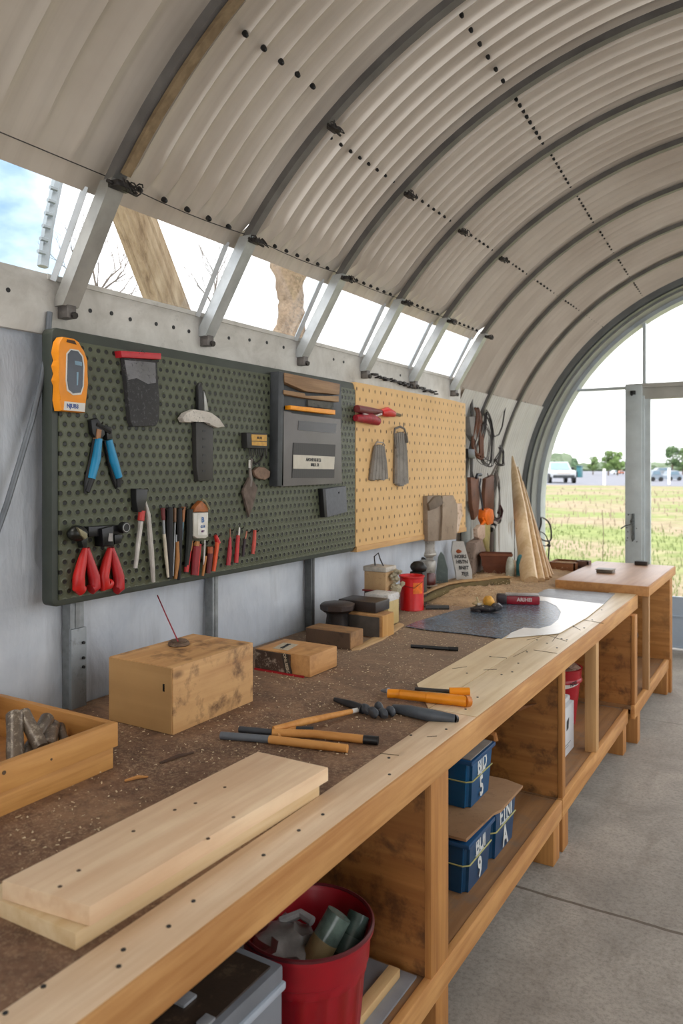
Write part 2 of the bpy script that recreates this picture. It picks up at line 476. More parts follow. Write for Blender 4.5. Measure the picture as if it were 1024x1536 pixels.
for k, y in enumerate(RIB):
    root = thing('roof_rib', 'grey steel roof rib, ' + rub[k] + ' from the viewer, ' + rl[k], 'rib', (CX - R0, y, 0), 'arched steel roof ribs')
    b = B(); rr = 2.062 if k else 2.055
    w, h = (.017, .016) if k else (.024, .022)
    endl = A_SILL + 1.5 if k < 6 else 180
    prof = [endl + (0 - endl) * q / 60 for q in range(61)]
    if k >= 6: pass
    ringsA = []
    def sect(a, r, nx, nz):
        return [(a, r)]
    inn = [arc(a, rr - h) for a in prof]; ou = [arc(a, rr + .012) for a in prof]
    if k >= 6: inn = [(arc(180, rr - h)[0], .9)] + inn; ou = [(arc(180, rr + .012)[0], .9)] + ou
    n = len(inn)
    g = [[b.bm.verts.new((p[0], y + s_ * w, p[1])) for p in pp] for pp, s_ in ((inn, -1), (inn, 1), (ou, 1), (ou, -1))]
    for q in range(n - 1):
        for e in range(4):
            b.bm.faces.new((g[e][q], g[(e + 1) % 4][q], g[(e + 1) % 4][q + 1], g[e][q + 1]))
    b.obj('arch', plain('777573', .42, .6, .25, 9, bump=.1) , root, angle=30)
    # post between sill and eave, with bright window channel
    if k < 6:
        p0 = arc(A_SILL + 2.2, rr - .01); p1 = arc(A_EAVE, rr - .01)
        b = B(); wv = .031 if k == 0 else .028
        b.prism([(p0[0] - .03, y - wv, p0[1]), (p0[0] + .025, y - wv, p0[1]), (p0[0] + .025, y + wv, p0[1]), (p0[0] - .03, y + wv, p0[1])],
                [(p1[0] - .03, y - wv, p1[1]), (p1[0] + .022, y - wv, p1[1]), (p1[0] + .022, y + wv, p1[1]), (p1[0] - .03, y + wv, p1[1])])
        b.obj('post_sleeve', steel_lt if k else plain('a3a19b', .5, .4, .25, 9), root, smooth=False)
        b = B(); b.box(p0[0] - .02, p0[0] + .03, y - .018, y + .018, p0[1] - .038, p0[1] + .004, .003)
        b.obj('foot_bracket', plain('6f6a66', .5, .5, .3, 30), root)
        b = B(); b.cyl((p0[0] + .02, y + .006, p0[1] - .025), (p0[0] + .04, y + .006, p0[1] - .03), .011, seg=8)
        b.obj('bolt', wire_m, root)
    if k == 0:
        b = B()
        pr = [A_EAVE - 1 - q * 3 for q in range(24)]
        ri = [arc(a, rr - h - .001) for a in pr]; ro = [arc(a, rr - h - .014) for a in pr]
        g = [[b.bm.verts.new((p[0], y + s_, p[1])) for p in pp] for pp, s_ in ((ri, -.008), (ri, .024), (ro, .024), (ro, -.008))]
        for q in range(len(pr) - 1):
            for e in range(4): b.bm.faces.new((g[e][q], g[(e + 1) % 4][q], g[(e + 1) % 4][q + 1], g[e][q + 1]))
        tag(b.obj('wood_strip', wood('8f7a5c', '6e5a40', 0, 1, knots=0), root), label='weathered brown wooden strip screwed along the inside of the rib')
    a = A_EAVE if k < 6 else zang(2.2)
    cx, cz = arc(a, rr - .045)
    if k < 6: clamp_mesh(cx, y, cz, 1.0 if k == 0 else .8, k).obj('clamp', wire_m, root)
    if 0 < k < 5:
        cx, cz = arc(129.2 - (1.2 if k == 1 else 0), rr - .045)
        clamp_mesh(cx, y, cz, .75, k + 20).obj('clamp', wire_m, root)
# tie cords with bolts
bolt = None
def bolts(o, y0, y1, a0, a1, n, s=1.0, hang=False):
    global bolt
    for q in range(n):
        f = (q + .6) / n; y = y0 + (y1 - y0) * f; a = a0 + (a1 - a0) * f
        if bolt is None:
            b = B(); b.lathe([(.002, -.004), (.0085, -.004), (.0085, .0), (.006, .005), (.001, .007)], (0, 0, 0), 10)
            bolt = b.obj('bolt', blackm, None, loc=(0, 0, 0)); c = bolt
        else: c = bolt.copy(); COL.objects.link(c)
        x, z = arc(a, R0 - .024)
        c.parent = o; c.location = Vector((x, y, z)) - Vector(o.location)
        c.rotation_euler = (0, math.radians(-a - 90), 0)
        c.scale = (s, s, s * 1.6)
for y0, y1, o in bays:
    if y0 < 1.5: continue
    w = y1 - y0
    i = [k for k, y in enumerate(RIB) if abs(y - y0) < .01][0]
    if i < 5: bolts(o, y0 + .06, y1 - .06, A_EAVE, A_EAVE, 7 if i else 5, .9 if i else 1.15)
    else: bolts(o, y0 + .05, y1 - .05, zang(2.22), zang(2.2), 7, .7)
    if i == 0: bolts(o, y0 + .1, y1 - .12, 126.3, 126.3, 5, 1.1)
    if i == 0: pass
    if 1 <= i <= 7: bolts(o, y0 + .05, y1 - .05, 129.2, 129.2, 8, .8)
    if i >= 1: bolts(o, y0 + .05, y1 - .05, 112.5 + .8 * (i - 1), 112.5 + .8 * i, 6 if i == 1 else 9, .95 if i < 3 else .8)
b = B()
cyp = []
for k in range(8):
    ya = RIB[k] if k < 7 else 6.26
    if k >= 6: break
    yb = RIB[k + 1] if k < 5 else 4.9
    for q in range(6):
        f = q / 6; y = ya + (yb - ya) * f; x, z = arc(A_EAVE, 2.07); cyp.append((x, y, z - .012 * math.sin(f * PI)))
x, z = arc(A_EAVE, 2.07)
cyp = [(x, .2, z), (x, 1.0, z + .0)] + cyp
b.tube(cyp, .0018, 5)
tag(b.obj('tie_cord', wire_m), 'thin dark cord strung along the roof above the side windows', 'cord')
# ---- glazed end
ringm = plain('6f7272', .5, .2, .2, 6, bump=.1); ringi = plain('8f918c', .5, .15, .2, 6, bump=.1)
def ring(y0, y1, ro, ri, name, m, parent=None):
    b = B(); A = list(range(0, 181, 3))
    po = [(arc(0, ro)[0], -.0)] + [arc(a, ro) for a in A] + [(arc(180, ro)[0], 0)]
    pi_ = [(arc(0, ri)[0], -.0)] + [arc(a, ri) for a in A] + [(arc(180, ri)[0], 0)]
    g = [[b.bm.verts.new((p[0], yy, p[1])) for p in pp] for pp, yy in ((po, y0), (pi_, y0), (pi_, y1), (po, y1))]
    for q in range(len(po) - 1):
        for e in range(4): b.bm.faces.new((g[e][q], g[(e + 1) % 4][q], g[(e + 1) % 4][q + 1], g[e][q + 1]))
    for q in (0, len(po) - 1): b.bm.faces.new([g[e][q] for e in range(4)])
    return b.obj(name, m, parent, angle=35, loc=(CX, (y0 + y1) / 2, 0))
o = ring(7.0, 7.03, 2.14, 2.035, 'trim_3', ringm); tag(o, kind='structure')
ring(7.03, 7.22, 2.12, 2.045, 'arch_band', ringm, o)
ring(7.22, 7.40, 2.12, 2.03, 'arch_band', ringi, o)
ring(7.40, 7.56, 2.12, 1.995, 'arch_band', plain('b4bcc0', .4, .3, .15, 6), o)
ring(7.015, 7.035, 2.05, 2.02, 'arch_lip', plain('55595a', .4, .6, .2, 6), o)
white_f = plain('c3cccd', .45, .15, .12, 8, bump=.1)
# window_30: fixed glazing of the arch (left light + fan lights) ; door
def glz(name, x0, x1, z0, z1, y=7.5):
    b = B(); n = 40; r = 1.995
    top = lambda x: min(z1, CZ + math.sqrt(max(0, r * r - (x - CX) ** 2)))
    a0 = []
    lo, hi = [], []
    for q in range(n + 1):
        x = x0 + (x1 - x0) * q / n
        lo.append((x, z0)); hi.append((x, max(z0 + .0005, top(x))))
    pts = lo + hi[::-1]
    b.prism([(x, y, z) for x, z in pts], [(x, y + .006, z) for x, z in pts])
    o = b.obj(name, glass(), smooth=False); return tag(o, kind='structure')
gl = glz('window_31', CX - 1.994, -1.41, 0.5, 2.37)
b = B(); b.box(CX - 1.99, -1.40, 7.46, 7.52, 2.37, 2.395); b.obj('window_frame', white_f, gl, smooth=False)
b = B(); b.box(CX - 1.99, -1.40, 7.46, 7.52, 0, .5); b.obj('lower_panel', plain('b8c6d2', .4, 0, .1, 5), gl, smooth=False)
g2 = glz('window_32', CX - 1.994, -1.265, 2.395, 4)
g3 = glz('window_33', -1.245, 1.79, 2.41, 4)
b = B(); b.box(-1.268, -1.242, 7.46, 7.52, 2.40, 3.02); b.obj('window_frame', white_f, g3, smooth=False)
# post beside the door
b = B(); b.box(-1.41, -1.265, 7.40, 7.54, 0, 2.40, .004); b.box(-1.275, -1.245, 7.42, 7.54, 0, 2.3, .003)
o = b.obj('trim_4', white_f); tag(o, kind='structure')
b = B(); b.box(-1.35, -1.325, 7.385, 7.405, .98, 1.22, .004); b.cyl((-1.337, 7.36, 1.13), (-1.337, 7.40, 1.13), .012, seg=10)
b.tube([(-1.337, 7.365, 1.13), (-1.40, 7.36, 1.11), (-1.44, 7.362, 1.08)], .006, 6)
b.obj('latch_plate', plain('6e7474', .5, .4, .4, 40), o)
b = B()
for q in range(14):
    y, z = 7.395, random.uniform(.95, 1.27); x = random.uniform(-1.40, -1.29)
    b.box(x - .004, x + .004, y - .003, y + .006, z - random.uniform(.003, .012), z + .004)
b.obj('screw', plain('5c605f', .5, .5), o)
b = B(); b.box(-1.36, -1.315, 7.37, 7.40, 2.31, 2.345, .004); b.cyl((-1.35, 7.36, 2.30), (-1.325, 7.36, 2.33), .01, seg=8); b.obj('sensor_bracket', dark, o)
# transom
b = B(); b.box(-1.41, 1.78, 7.42, 7.54, 2.372, 2.412, .004); b.box(-1.27, 1.78, 7.44, 7.54, 2.27, 2.372, .004)
tag(b.obj('trim_5', plain('b7b6ae', .5, .1, .15, 6)), kind='structure')
# glazed door right of the post
dr = glz('door_1', -1.20, .10, .48, 2.27, 7.47)
b = B(); b.box(-1.245, -1.20, 7.45, 7.50, .02, 2.27); b.box(.10, .15, 7.45, 7.50, .02, 2.27); b.obj('door_frame', white_f, dr, smooth=False)
b = B(); b.box(-1.20, .10, 7.46, 7.49, .02, .48); b.box(-1.20, .10, 7.452, 7.462, .30, .31); b.box(-1.20, .10, 7.452, 7.462, .02, .035); b.obj('kick_panel', plain('b6c6d6', .35, 0, .12, 4), dr, smooth=False)
g4 = glz('window_34', .15, 1.79, 0.02, 2.27)
# ---- sky
w = bpy.data.worlds.new('sky'); SC.world = w; w.use_nodes = True
nt = w.node_tree; nt.nodes.clear()
N = lambda k: nt.nodes.new(k)
ow = N('ShaderNodeOutputWorld'); bg = N('ShaderNodeBackground'); tc = N('ShaderNodeTexCoord'); mp = N('ShaderNodeMapping'); ns = N('ShaderNodeTexNoise'); rp = N('ShaderNodeValToRGB')
mp.inputs['Scale'].default_value = (1, 1, 2.2); mp.inputs['Location'].default_value = (SKYX, SKYY, 0)
ns.inputs['Scale'].default_value = 2.6; ns.inputs['Detail'].default_value = 7; ns.inputs['Roughness'].default_value = .55
e = rp.color_ramp.elements
e[0].position = .38; e[0].color = (.13, .22, .33, 1); e[1].position = .62; e[1].color = (.86, .87, .90, 1)
e.new(.48).color = (.34, .43, .52, 1)
nt.links.new(tc.outputs['Generated'], mp.inputs[0]); nt.links.new(mp.outputs[0], ns.inputs['Vector']); nt.links.new(ns.outputs['Fac'], rp.inputs[0])
# the blue breaks lie to the west (negative x); elsewhere it is overcast
sx = N('ShaderNodeSeparateXYZ'); nt.links.new(tc.outputs['Generated'], sx.inputs[0])
mr = N('ShaderNodeMapRange'); mr.inputs['From Min'].default_value = -.71; mr.inputs['From Max'].default_value = -.76; nt.links.new(sx.outputs['X'], mr.inputs['Value'])
mxc = N('ShaderNodeMix'); mxc.data_type = 'RGBA'; nt.links.new(mr.outputs[0], mxc.inputs[0]); 
ov = N('ShaderNodeValToRGB'); ov.color_ramp.elements[0].position = .35; ov.color_ramp.elements[0].color = (.78, .80, .84, 1); ov.color_ramp.elements[1].position = .6; ov.color_ramp.elements[1].color = (.97, .97, .98, 1)
nt.links.new(ns.outputs['Fac'], ov.inputs[0])
nt.links.new(ov.outputs[0], mxc.inputs[6]); nt.links.new(rp.outputs[0], mxc.inputs[7]); nt.links.new(mxc.outputs[2], bg.inputs[0])
bg.inputs[1].default_value = 1.0; nt.links.new(bg.outputs[0], ow.inputs[0])
sd = bpy.data.lights.new('sun', 'SUN'); sd.energy = .8; sd.angle = math.radians(12); sd.color = (1, .95, .87)
so = bpy.data.objects.new('sun', sd); COL.objects.link(so); so.rotation_euler = (math.radians(38), 0, math.radians(-8))
SC.view_settings.view_transform = 'Standard'; SC.view_settings.look = 'None'; SC.view_settings.gamma = 1; SC.view_settings.use_curve_mapping = False
SC.view_settings.exposure = EXPO
# ============================================================ the two boards
BX = -1.99
def board_mat(name, base, lo, hole, sx, sz, rx, rz, stag, y0, z0, wornc, lip):
    t = NT(name); v = t.co((1, 1, 1), world=True)
    sp = t.n('ShaderNodeSeparateXYZ'); t.l(v, sp.inputs[0])
    a = t.math('DIVIDE', t.math('SUBTRACT', sp.outputs['Y'], y0), sx); c = t.math('DIVIDE', t.math('SUBTRACT', sp.outputs['Z'], z0), sz)
    row = t.math('FLOOR', c)
    if stag: a = t.math('ADD', a, t.math('MULTIPLY', t.math('MODULO', row, 2), .5))
    fa = t.math('SUBTRACT', t.math('FRACT', a), .5); fc = t.math('SUBTRACT', t.math('FRACT', c), .5)
    d = t.math('SQRT', t.math('ADD', t.math('POWER', t.math('ABSOLUTE', t.math('DIVIDE', fa, rx / sx)), 2), t.math('POWER', t.math('ABSOLUTE', t.math('DIVIDE', fc, rz / sz)), 2)))
    dots = t.ramp(d, [(.45, 1.0), (.6, 0.0)])     # ramp input clamps at 1
    n1 = t.noise(v, 4, 6, .65); n2 = t.noise(v, 55, 5, .8)
    col = t.ramp(n1, [(.3, C(lo)), (.7, C(base))])
    sc = t.math('MULTIPLY', t.ramp(n2, [(.62, 0.0), (.68, 1.0)]), .5)
    col = t.mix(sc, col, C(wornc)) if lip else col
    col = t.mix(dots, col, C(hole))
    t.base(col); t.set(.5 if lip else .65)
    rim = t.ramp(d, [(.4, 0.0), (.62, 1.0), (.95, .45)])
    t.bump(rim, .6 if lip else .35, .004)
    return t.m
GM = board_mat('green_pegboard', '585d47', '474c39', '0f110b', .0335, .031, .0155, .0135, True, 1.6, 1.21, '9aa08c', True)
YM = board_mat('yellow_pegboard', 'dfb880', 'd3ab72', '432c14', .066, .053, .0095, .019, True, 3.46, 1.235, 'e4c998', False)
gframe = plain('3a4038', .5, 0, .2, 12)
gb = thing('pegboard', 'large dark green perforated tool board hung on the tarp wall', 'pegboard', (-2.02, 2.5, 1.21))
Y0, Y1, Z0, Z1 = 1.575, 3.445, 1.212, 2.085
b = B()
def rrect(y0, y1, z0, z1, r, x):
    p = []
    for cy, cz, a in ((y1 - r, z1 - r, 0), (y0 + r, z1 - r, 90), (y0 + r, z0 + r, 180), (y1 - r, z0 + r, 270)):
        for q in range(5):
            an = math.radians(a + q * 22.5); p.append((x, cy + r * math.cos(an), cz + r * math.sin(an)))
    return p
b.prism(rrect(Y0, Y1, Z0, Z1, .022, -2.045), rrect(Y0, Y1, Z0, Z1, .022, -1.998), .006)
b.obj('frame', gframe, gb)
b = B(); b.box(-2.0, BX, Y0 + .022, Y1 - .006, Z0 + .02, Z1 - .035, .002); b.obj('perforated_panel', GM, gb)
yb = thing('pegboard', 'large tan yellow perforated tool board to the right of the green one', 'pegboard', (-2.02, 4.2, 1.21))
b = B()
q = [(3.45, 1.225), (4.96, 1.225), (4.96, 2.085), (4.80, 2.085), (4.78, 2.09), (3.45, 2.09)]
b.prism([(-2.03, y, z) for y, z in q], [(-1.992, y, z) for y, z in q], .002); b.obj('perforated_panel', YM, yb)
b = B(); b.box(-2.03, -1.985, 3.45, 4.96, 1.205, 1.235, .002); b.obj('bottom_rail', wood('d6ac72', 'bd9057', 1, 1, knots=0), yb)
# metal wall posts showing below the boards (cold wall posts)
for (u, lab, hh) in ((108, 'weathered galvanised wall post below the left end of the green board', .30), (316, 'grey wall post behind the big wooden block, below the green board', .30), (463, 'dark narrow wall post above the small grey-brown wood block', .30)):
    y, _ = px_x(u, 950, -2.07)
    w_ = {108: .028, 316: .018, 463: .016}[u]
    r_ = thing('wall_post', lab, 'post', (-2.065, y, .86))
    b = B(); b.box(-2.085, -2.045, y - w_, y + w_, .0, 1.25, .003); b.box(-2.05, -2.042, y - w_ * .3, y + w_ * .3, 0, 1.25)
    b.obj('channel', plain('85898a' if u != 463 else '5a5c5c', .5, .4, .35, 20), r_)
    if u == 108:
        b = B(); b.box(-2.05, -2.035, y - .031, y + .031, .0, 1.12, .003); b.obj('sleeve', speck('galv', '7f8588', '959a9c', '5d5a55', 20, .6, .5, .3), r_)
        for zz in (1.07, 1.02, .99):
            b = B(); b.cyl((-2.036, y + .015, zz), (-2.028, y + .015, zz), .005, seg=8); b.obj('screw', dark, r_)
# bent diagonal pipe at left
b = B(); b.tube([(-2.045, *px_x(u, v, -2.04)) for u, v in ((76, 468), (72, 520), (64, 570), (50, 628), (32, 690), (12, 756), (-14, 830))], .0095, 10)
tag(b.obj('bent_tube', plain('70757a', .45, .4, .2, 10)), 'bent grey tube slanting down the tarp left of the green board', 'tube')
# pole behind first window left
b = B(); b.tube([(-2.35, *px_x(u, v, -2.35)) for u, v in ((86, 272), (72, 340), (64, 400))], .02, 6); 
for f in range(6):
    u = 84 - f * 3.6; v = 285 + f * 19; y, z = px_x(u, v, -2.33); b.cyl((-2.325, y - .03, z), (-2.325, y + .0, z), .008, seg=6)
tag(b.obj('outside_bracket', plain('8b9499', .45, .4, .2, 14)), 'grey riveted bracket outside the leftmost side window', 'bracket')
# ---------------------------------------------------------------- tools, green board
def T(name, label, cat, u, v, group=None, x=BX):
    y, z = px_x(u, v, x); return thing(name, label, cat, (x, y, z), group)
red = plain('c4201c', .42, 0, .2, 30); redd = plain('8e1620', .45, 0, .25, 30); orange = plain('f0930c', .45, 0, .1, 20)
orr = plain('e0531c', .45, 0, .2, 20)
blue = plain('1687b4', .4, 0, .12, 20); white = plain('dcd9d2', .5, 0, .1, 20); ltwood = wood('c08b4e', '96602c', 2, 2, world=False, knots=0)
brown = plain('5a3a2a', .6, 0, .35, 40); rust = plain('7c5740', .75, .1, .4, 50)
F_ = BX
# yellow hand-held meter
r = T('stud_finder', 'yellow handheld wall scanner with dark screen at the top left of the green board', 'scanner', 110, 617)
b = B(); b.wall([(90, 512), (95, 505), (112, 508), (119, 513), (126, 527), (132, 541), (132, 575), (128, 619), (92, 616), (89, 600), (90, 578), (87, 570), (90, 560), (87, 548), (90, 540), (87, 528)], F_, F_ + .032, .005); b.obj('body', orange, r)
b = B(); b.wall([(100, 530), (106, 523), (118, 525), (125, 534), (127, 550), (126, 580), (122, 592), (110, 593), (101, 586), (99, 570)], F_ + .032, F_ + .0345, .001); b.obj('screen_rim', white, r)
scr = plain('1d2a38', .15, 0, .5, 9, bump=0)
b = B(); b.wall([(102, 531), (107, 525), (117, 527), (123, 535), (125, 550), (124, 579), (121, 589), (110, 590), (103, 584), (101, 570)], F_ + .0345, F_ + .0358); s_ = b.obj('screen', scr, r)
b = B(); b.wall([(112, 541), (123, 543), (123, 549), (113, 547)], F_ + .0358, F_ + .0362); b.wall([(115, 558), (118, 558), (117, 578), (115, 578)], F_ + .0358, F_ + .0362); b.obj('reading', plain('6f93a8', .3), s_)
b = B(); b.wall([(101, 509), (112, 511), (115, 517), (108, 515), (100, 513)], F_ + .032, F_ + .0335); b.obj('hang_slot', plain('4a2c10', .6), r)
b = B(); b.wall([(97, 602), (128, 605), (127, 618), (96, 615)], F_ + .032, F_ + .0338); lb = b.obj('label_plate', white, r)
y, z = px_x(109, 609.5, F_ + .034)
text('NJUB3', .019, (F_ + .0342, y, z), (0, 1, 0), (0, 0, 1), plain('34549a', .5), lb, sx=.85)
# red-topped mason's pad
r = T('scrub_pad', 'grey speckled pad with red top bar hanging on the green board', 'pad', 215, 638)
b = B(); b.wall([(186, 536), (236, 541), (239, 600), (239, 630), (234, 639), (200, 640), (196, 632), (192, 590)], F_, F_ + .02, .004)
b.obj('pad', speck('pad_black', '2a2a2b', '343434', '77767a', 70, .5, .7), r)
b = B(); b.wall([(187, 540), (233, 544), (234, 574), (222, 576), (205, 567), (192, 570)], F_ + .02, F_ + .0215); b.obj('worn_face', speck('pad_grey', '6c6c6c', '86868a', '3b3b3d', 60, .8, .8), r)
b = B(); b.wall([(181, 526), (242, 530), (242, 539), (183, 536)], F_, F_ + .03, .003); b.obj('clamp_bar', plain('c01f2b', .4, 0, .15, 30), r)
b = B(); b.wtube([(209, 530, F_ + .03), (212, 524, F_ + .012), (217, 530, F_ + .03)], F_, .0018, 6); b.obj('hook', wire_m, r)
# blue-handled shears (two halves pivoted)
r = T('shears', 'pair of blue-handled shears below the yellow scanner', 'shears', 155, 740)
b = B(); b.wall([(137, 630), (146, 627), (156, 640), (158, 652), (148, 662), (139, 650)], F_ + .004, F_ + .022, .003); b.wall([(159, 640), (168, 640), (169, 657), (161, 660)], F_ + .004, F_ + .02, .003)
b.wtube([(142, 636), (164, 648)], F_ + .014, .011, 8); b.obj('jaws', blackm, r)
b = B(); b.wall([(146, 643), (153, 645), (151, 659), (145, 658)], F_ + .008, F_ + .026, .002); b.obj('neck', plain('9c6f4c', .5, .3), r)
for pts, dk in (((((148, 658), (144, 688), (137, 718))), ((137, 718), (131, 738))), (((163, 660), (170, 690), (178, 716)), ((178, 716), (178, 731)))):
    b = B(); b.wtube(pts, F_ + .018, [.012, .0155, .013], 12); h = b.obj('handle', blue, r)
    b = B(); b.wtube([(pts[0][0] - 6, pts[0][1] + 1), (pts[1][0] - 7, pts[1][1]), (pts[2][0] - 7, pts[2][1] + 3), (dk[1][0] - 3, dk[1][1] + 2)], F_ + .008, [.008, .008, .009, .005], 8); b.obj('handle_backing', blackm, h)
    b = B(); b.wtube(dk, F_ + .015, [.012, .008], 10); b.obj('grip_end', blackm, h)
# pick hammer
spk = speck('stone_head', 'b9b3a9', 'd0cac0', '524d47', 90, .8, .8, world=False)
r = T('mason_hammer', 'dark-shafted hammer with pale speckled winged head on the green board', 'hammer', 307, 722)
b = B(); b.wall([(294, 632), (311, 631), (320, 640), (320, 720), (298, 722), (295, 700)], F_, F_ + .022, .004); sh = b.obj('shaft', plain('34322e', .5, .1, .3, 20), r)
for q in range(6):
    b = B(); b.wall([(304, 645 + q * 12), (308, 645 + q * 12), (308, 648 + q * 12), (304, 648 + q * 12)], F_ + .022, F_ + .0228); b.obj('graduation', dark, sh)
b = B(); b.wall([(274, 627), (280, 619), (292, 614), (305, 616), (318, 619), (330, 628), (338, 640), (327, 642), (315, 637), (307, 631), (298, 631), (287, 634), (277, 633)], F_ + .008, F_ + .034, .005); b.obj('head', spk, r)
b = B(); b.wall([(298, 580), (301, 574), (304, 580), (305, 616), (298, 616)], F_ + .004, F_ + .02, .003); b.obj('upper_shaft', blackm, r)
b = B(); b.wall([(306, 586), (309, 596), (313, 616), (307, 616)], F_ + .004, F_ + .022, .002); b.obj('blade', plain('a9a9a6', .4, .5, .2, 60), r)
# small box brush + trowel
r = T('block_brush', 'small black block brush with yellow label on the green board', 'brush', 387, 680)
b = B(); b.wall([(370, 649), (400, 650), (402, 673), (371, 672)], F_, F_ + .03, .003); bd = b.obj('block', plain('1e1c1b', .5), r)
b = B(); b.wall([(377, 651.5), (400, 652.5), (400, 669), (378, 668)], F_ + .03, F_ + .0315); lb = b.obj('label_plate', plain('c99a45', .6, 0, .2, 60), bd)
y, z = px_x(389, 657, F_ + .0315); text('BRUIS', .014, (F_ + .0318, y, z), (0, 1, 0), (0, 0, 1), plain('3a2a14', .6), lb)
b = B(); b.wall([(373, 661), (400, 662), (400, 663), (373, 662)], F_ + .0315, F_ + .032)
for q in range(9):
    b.wtube([(374 + q * 3.1, 672), (374 + q * 3.1 + random.uniform(-1, 1), 684 + random.uniform(-3, 2))], F_ + .014, .003, 5)
b.obj('bristles', plain('41403c', .7), bd)
r = T('pointing_trowel', 'small rusty leaf-shaped trowel below the block brush', 'trowel', 374, 775)
b = B(); b.wtube([(377, 688), (375, 705), (376, 720), (375, 730)], F_ + .012, [.006, .006, .008, .007], 8); b.obj('handle', plain('7a7068', .5, .2), r)
b = B(); b.wtube([(374, 690), (374, 702)], F_ + .022, .005, 8); b.obj('ferrule', plain('b9b5ac', .4, .3), r)
b = B(); b.wall([(374, 716), (381, 722), (387, 733), (383, 745), (379, 760), (374, 776), (370, 760), (367, 748), (364, 738), (368, 728)], F_ + .006, F_ + .016, .004); b.obj('blade', plain('6d5f55', .8, .2, .45, 45), r)
b = B(); b.wtube([(377, 690), (384, 696), (391, 690), (395, 680)], F_ + .01, .004, 6)
tag(b.obj('hook', wire_m), 'bent dark wire hook under the block brush', 'hook')
b = B(); b.wall([(381, 706), (388, 700), (398, 701), (406, 707), (405, 716), (398, 720), (389, 718), (383, 713)], F_ + .004, F_ + .02, .006)
tag(b.obj('sanding_disc', plain('826a59', .8, 0, .35, 50)), 'brown oval pad beside the leaf-shaped trowel', 'pad')
# grey cabinet/case
r = T('wall_case', 'flat grey metal wall case with yellow bar and white label card', 'case', 465, 728)
gm = plain('6d6a68', .5, .35, .12, 8)
b = B(); b.wall([(418, 557), (426, 558), (425, 729), (416, 729)], F_, F_ + .045, .002); b.wall([(424, 558), (511, 575), (513, 640), (424, 632)], F_, F_ + .02, .001); b.obj('case_back', plain('3c3f42', .5, .2), r)
xf = F_ + .045
b = B(); b.wall([(424, 616), (437, 618), (437, 621), (511, 628), (513, 725), (422, 730)], F_, xf, .003); b.obj('front_plate', gm, r)
b = B(); b.wall([(427, 559), (510, 576), (509, 592), (459, 587), (427, 573)], F_ + .02, F_ + .05, .002); b.obj('wood_rest', wood('a3805c', '7f5f40', 1, 2, world=False, knots=0), r)
b = B(); b.wall([(426, 585), (457, 590), (458, 594), (508, 594), (508, 603), (459, 597), (426, 591)], F_ + .02, F_ + .05, .001); b.obj('wood_rest', wood('ac8a62', '8a6846', 1, 2, world=False, knots=0), r)
b = B(); b.wall([(436, 608), (503, 615), (503, 622), (436, 614)], F_ + .03, F_ + .062, .003); b.obj('yellow_bar', plain('f29b13', .45, 0, .1), r)
b = B(); b.wall([(462, 600), (500, 604), (500, 614), (462, 609)], F_ + .02, F_ + .03); b.obj('tool_slot', speck('slotm', '4a4a46', '6c6d66', '17181a', 60, .8), r)
b = B(); b.wall([(448, 631), (505, 636), (503, 650), (447, 645)], xf, xf + .002); b.obj('dark_window', plain('2b2927', .25, 0, .5, 15), r)
rib = NT('ribbed_black'); vv = rib.co((1, 1, 1)); wv = rib.n('ShaderNodeTexWave'); wv.bands_direction = 'Y'; wv.inputs['Scale'].default_value = 40; rib.l(vv, wv.inputs['Vector'])
rib.base(rib.ramp(wv.outputs['Fac'], [(.3, C('151414')), (.7, C('37322f'))])); rib.set(.5)
b = B(); b.wall([(440, 664), (503, 667), (501, 717), (438, 717)], xf, xf + .003); gr = b.obj('grille', rib.m, r)
b = B(); b.wall([(440, 682), (502, 685), (501, 704), (440, 703)], xf + .003, xf + .005); lb = b.obj('label_card', plain('c9c3b4', .7, 0, .08), gr)
y, z = px_x(470, 690, xf + .005); text('AMONEAII-SICEI', .022, (xf + .0055, y, z), (0, 1, -.02), (0, 0, 1), dark, lb, sx=.8)
y, z = px_x(472, 697.5, xf + .005); text('BRIILR. 58', .02, (xf + .0055, y, z), (0, 1, -.02), (0, 0, 1), dark, lb, sx=.8)
r = T('sanding_sponge', 'small square grey pad hung under the grey wall case', 'pad', 504, 776)
b = B(); b.wall([(488, 733), (519, 729), (521, 768), (491, 776)], F_ + .006, F_ + .03, .004); b.obj('pad', plain('6b6e72', .75, 0, .15, 60), r)
b = B(); b.wall([(484, 733), (489, 733), (492, 776), (487, 776)], F_, F_ + .028, .001); b.obj('edge_strip', blackm, r); hk = [r]
b = B(); b.cyl((F_ + .03, *px_x(508, 739, F_ + .03)), (F_ + .033, *px_x(508, 739, F_ + .03)), .005, seg=8); b.obj('hole', blackm, r)
# red pliers
def plier(lab, px, hl, hr, u, v):
    r = T('pliers', lab, 'pliers', u, v)
    for q, h in enumerate((hl, hr)):
        b = B(); b.wtube(h, F_ + .02, [.009, .0155, .019, .0205, .018, .013][:len(h)], 12); b.obj('handle', red if q == 0 else plain('b52026', .42, 0, .2, 30), r)
    return r
r = plier('red-handled pliers with round dark head, leftmost on the green board', None, [(128, 822), (123, 842), (118, 865), (118, 882), (123, 886)], [(130, 822), (134, 842), (141, 865), (142, 880), (136, 884)], 130, 888)
b = B(); b.blob((F_ + .03, *px_x(116, 800, F_ + .03)), (.025, .036, .026), 2, .15); b.wall([(121, 805), (132, 803), (131, 822), (125, 822)], F_ + .006, F_ + .03, .003); b.obj('head', plain('20211d', .35, .3, .5, 30), r)
b = B(); b.wall([(117, 791), (131, 800), (132, 806), (128, 809), (122, 803)], F_ + .05, F_ + .06, .002); b.obj('lever', plain('8b8468', .4, .4), r)
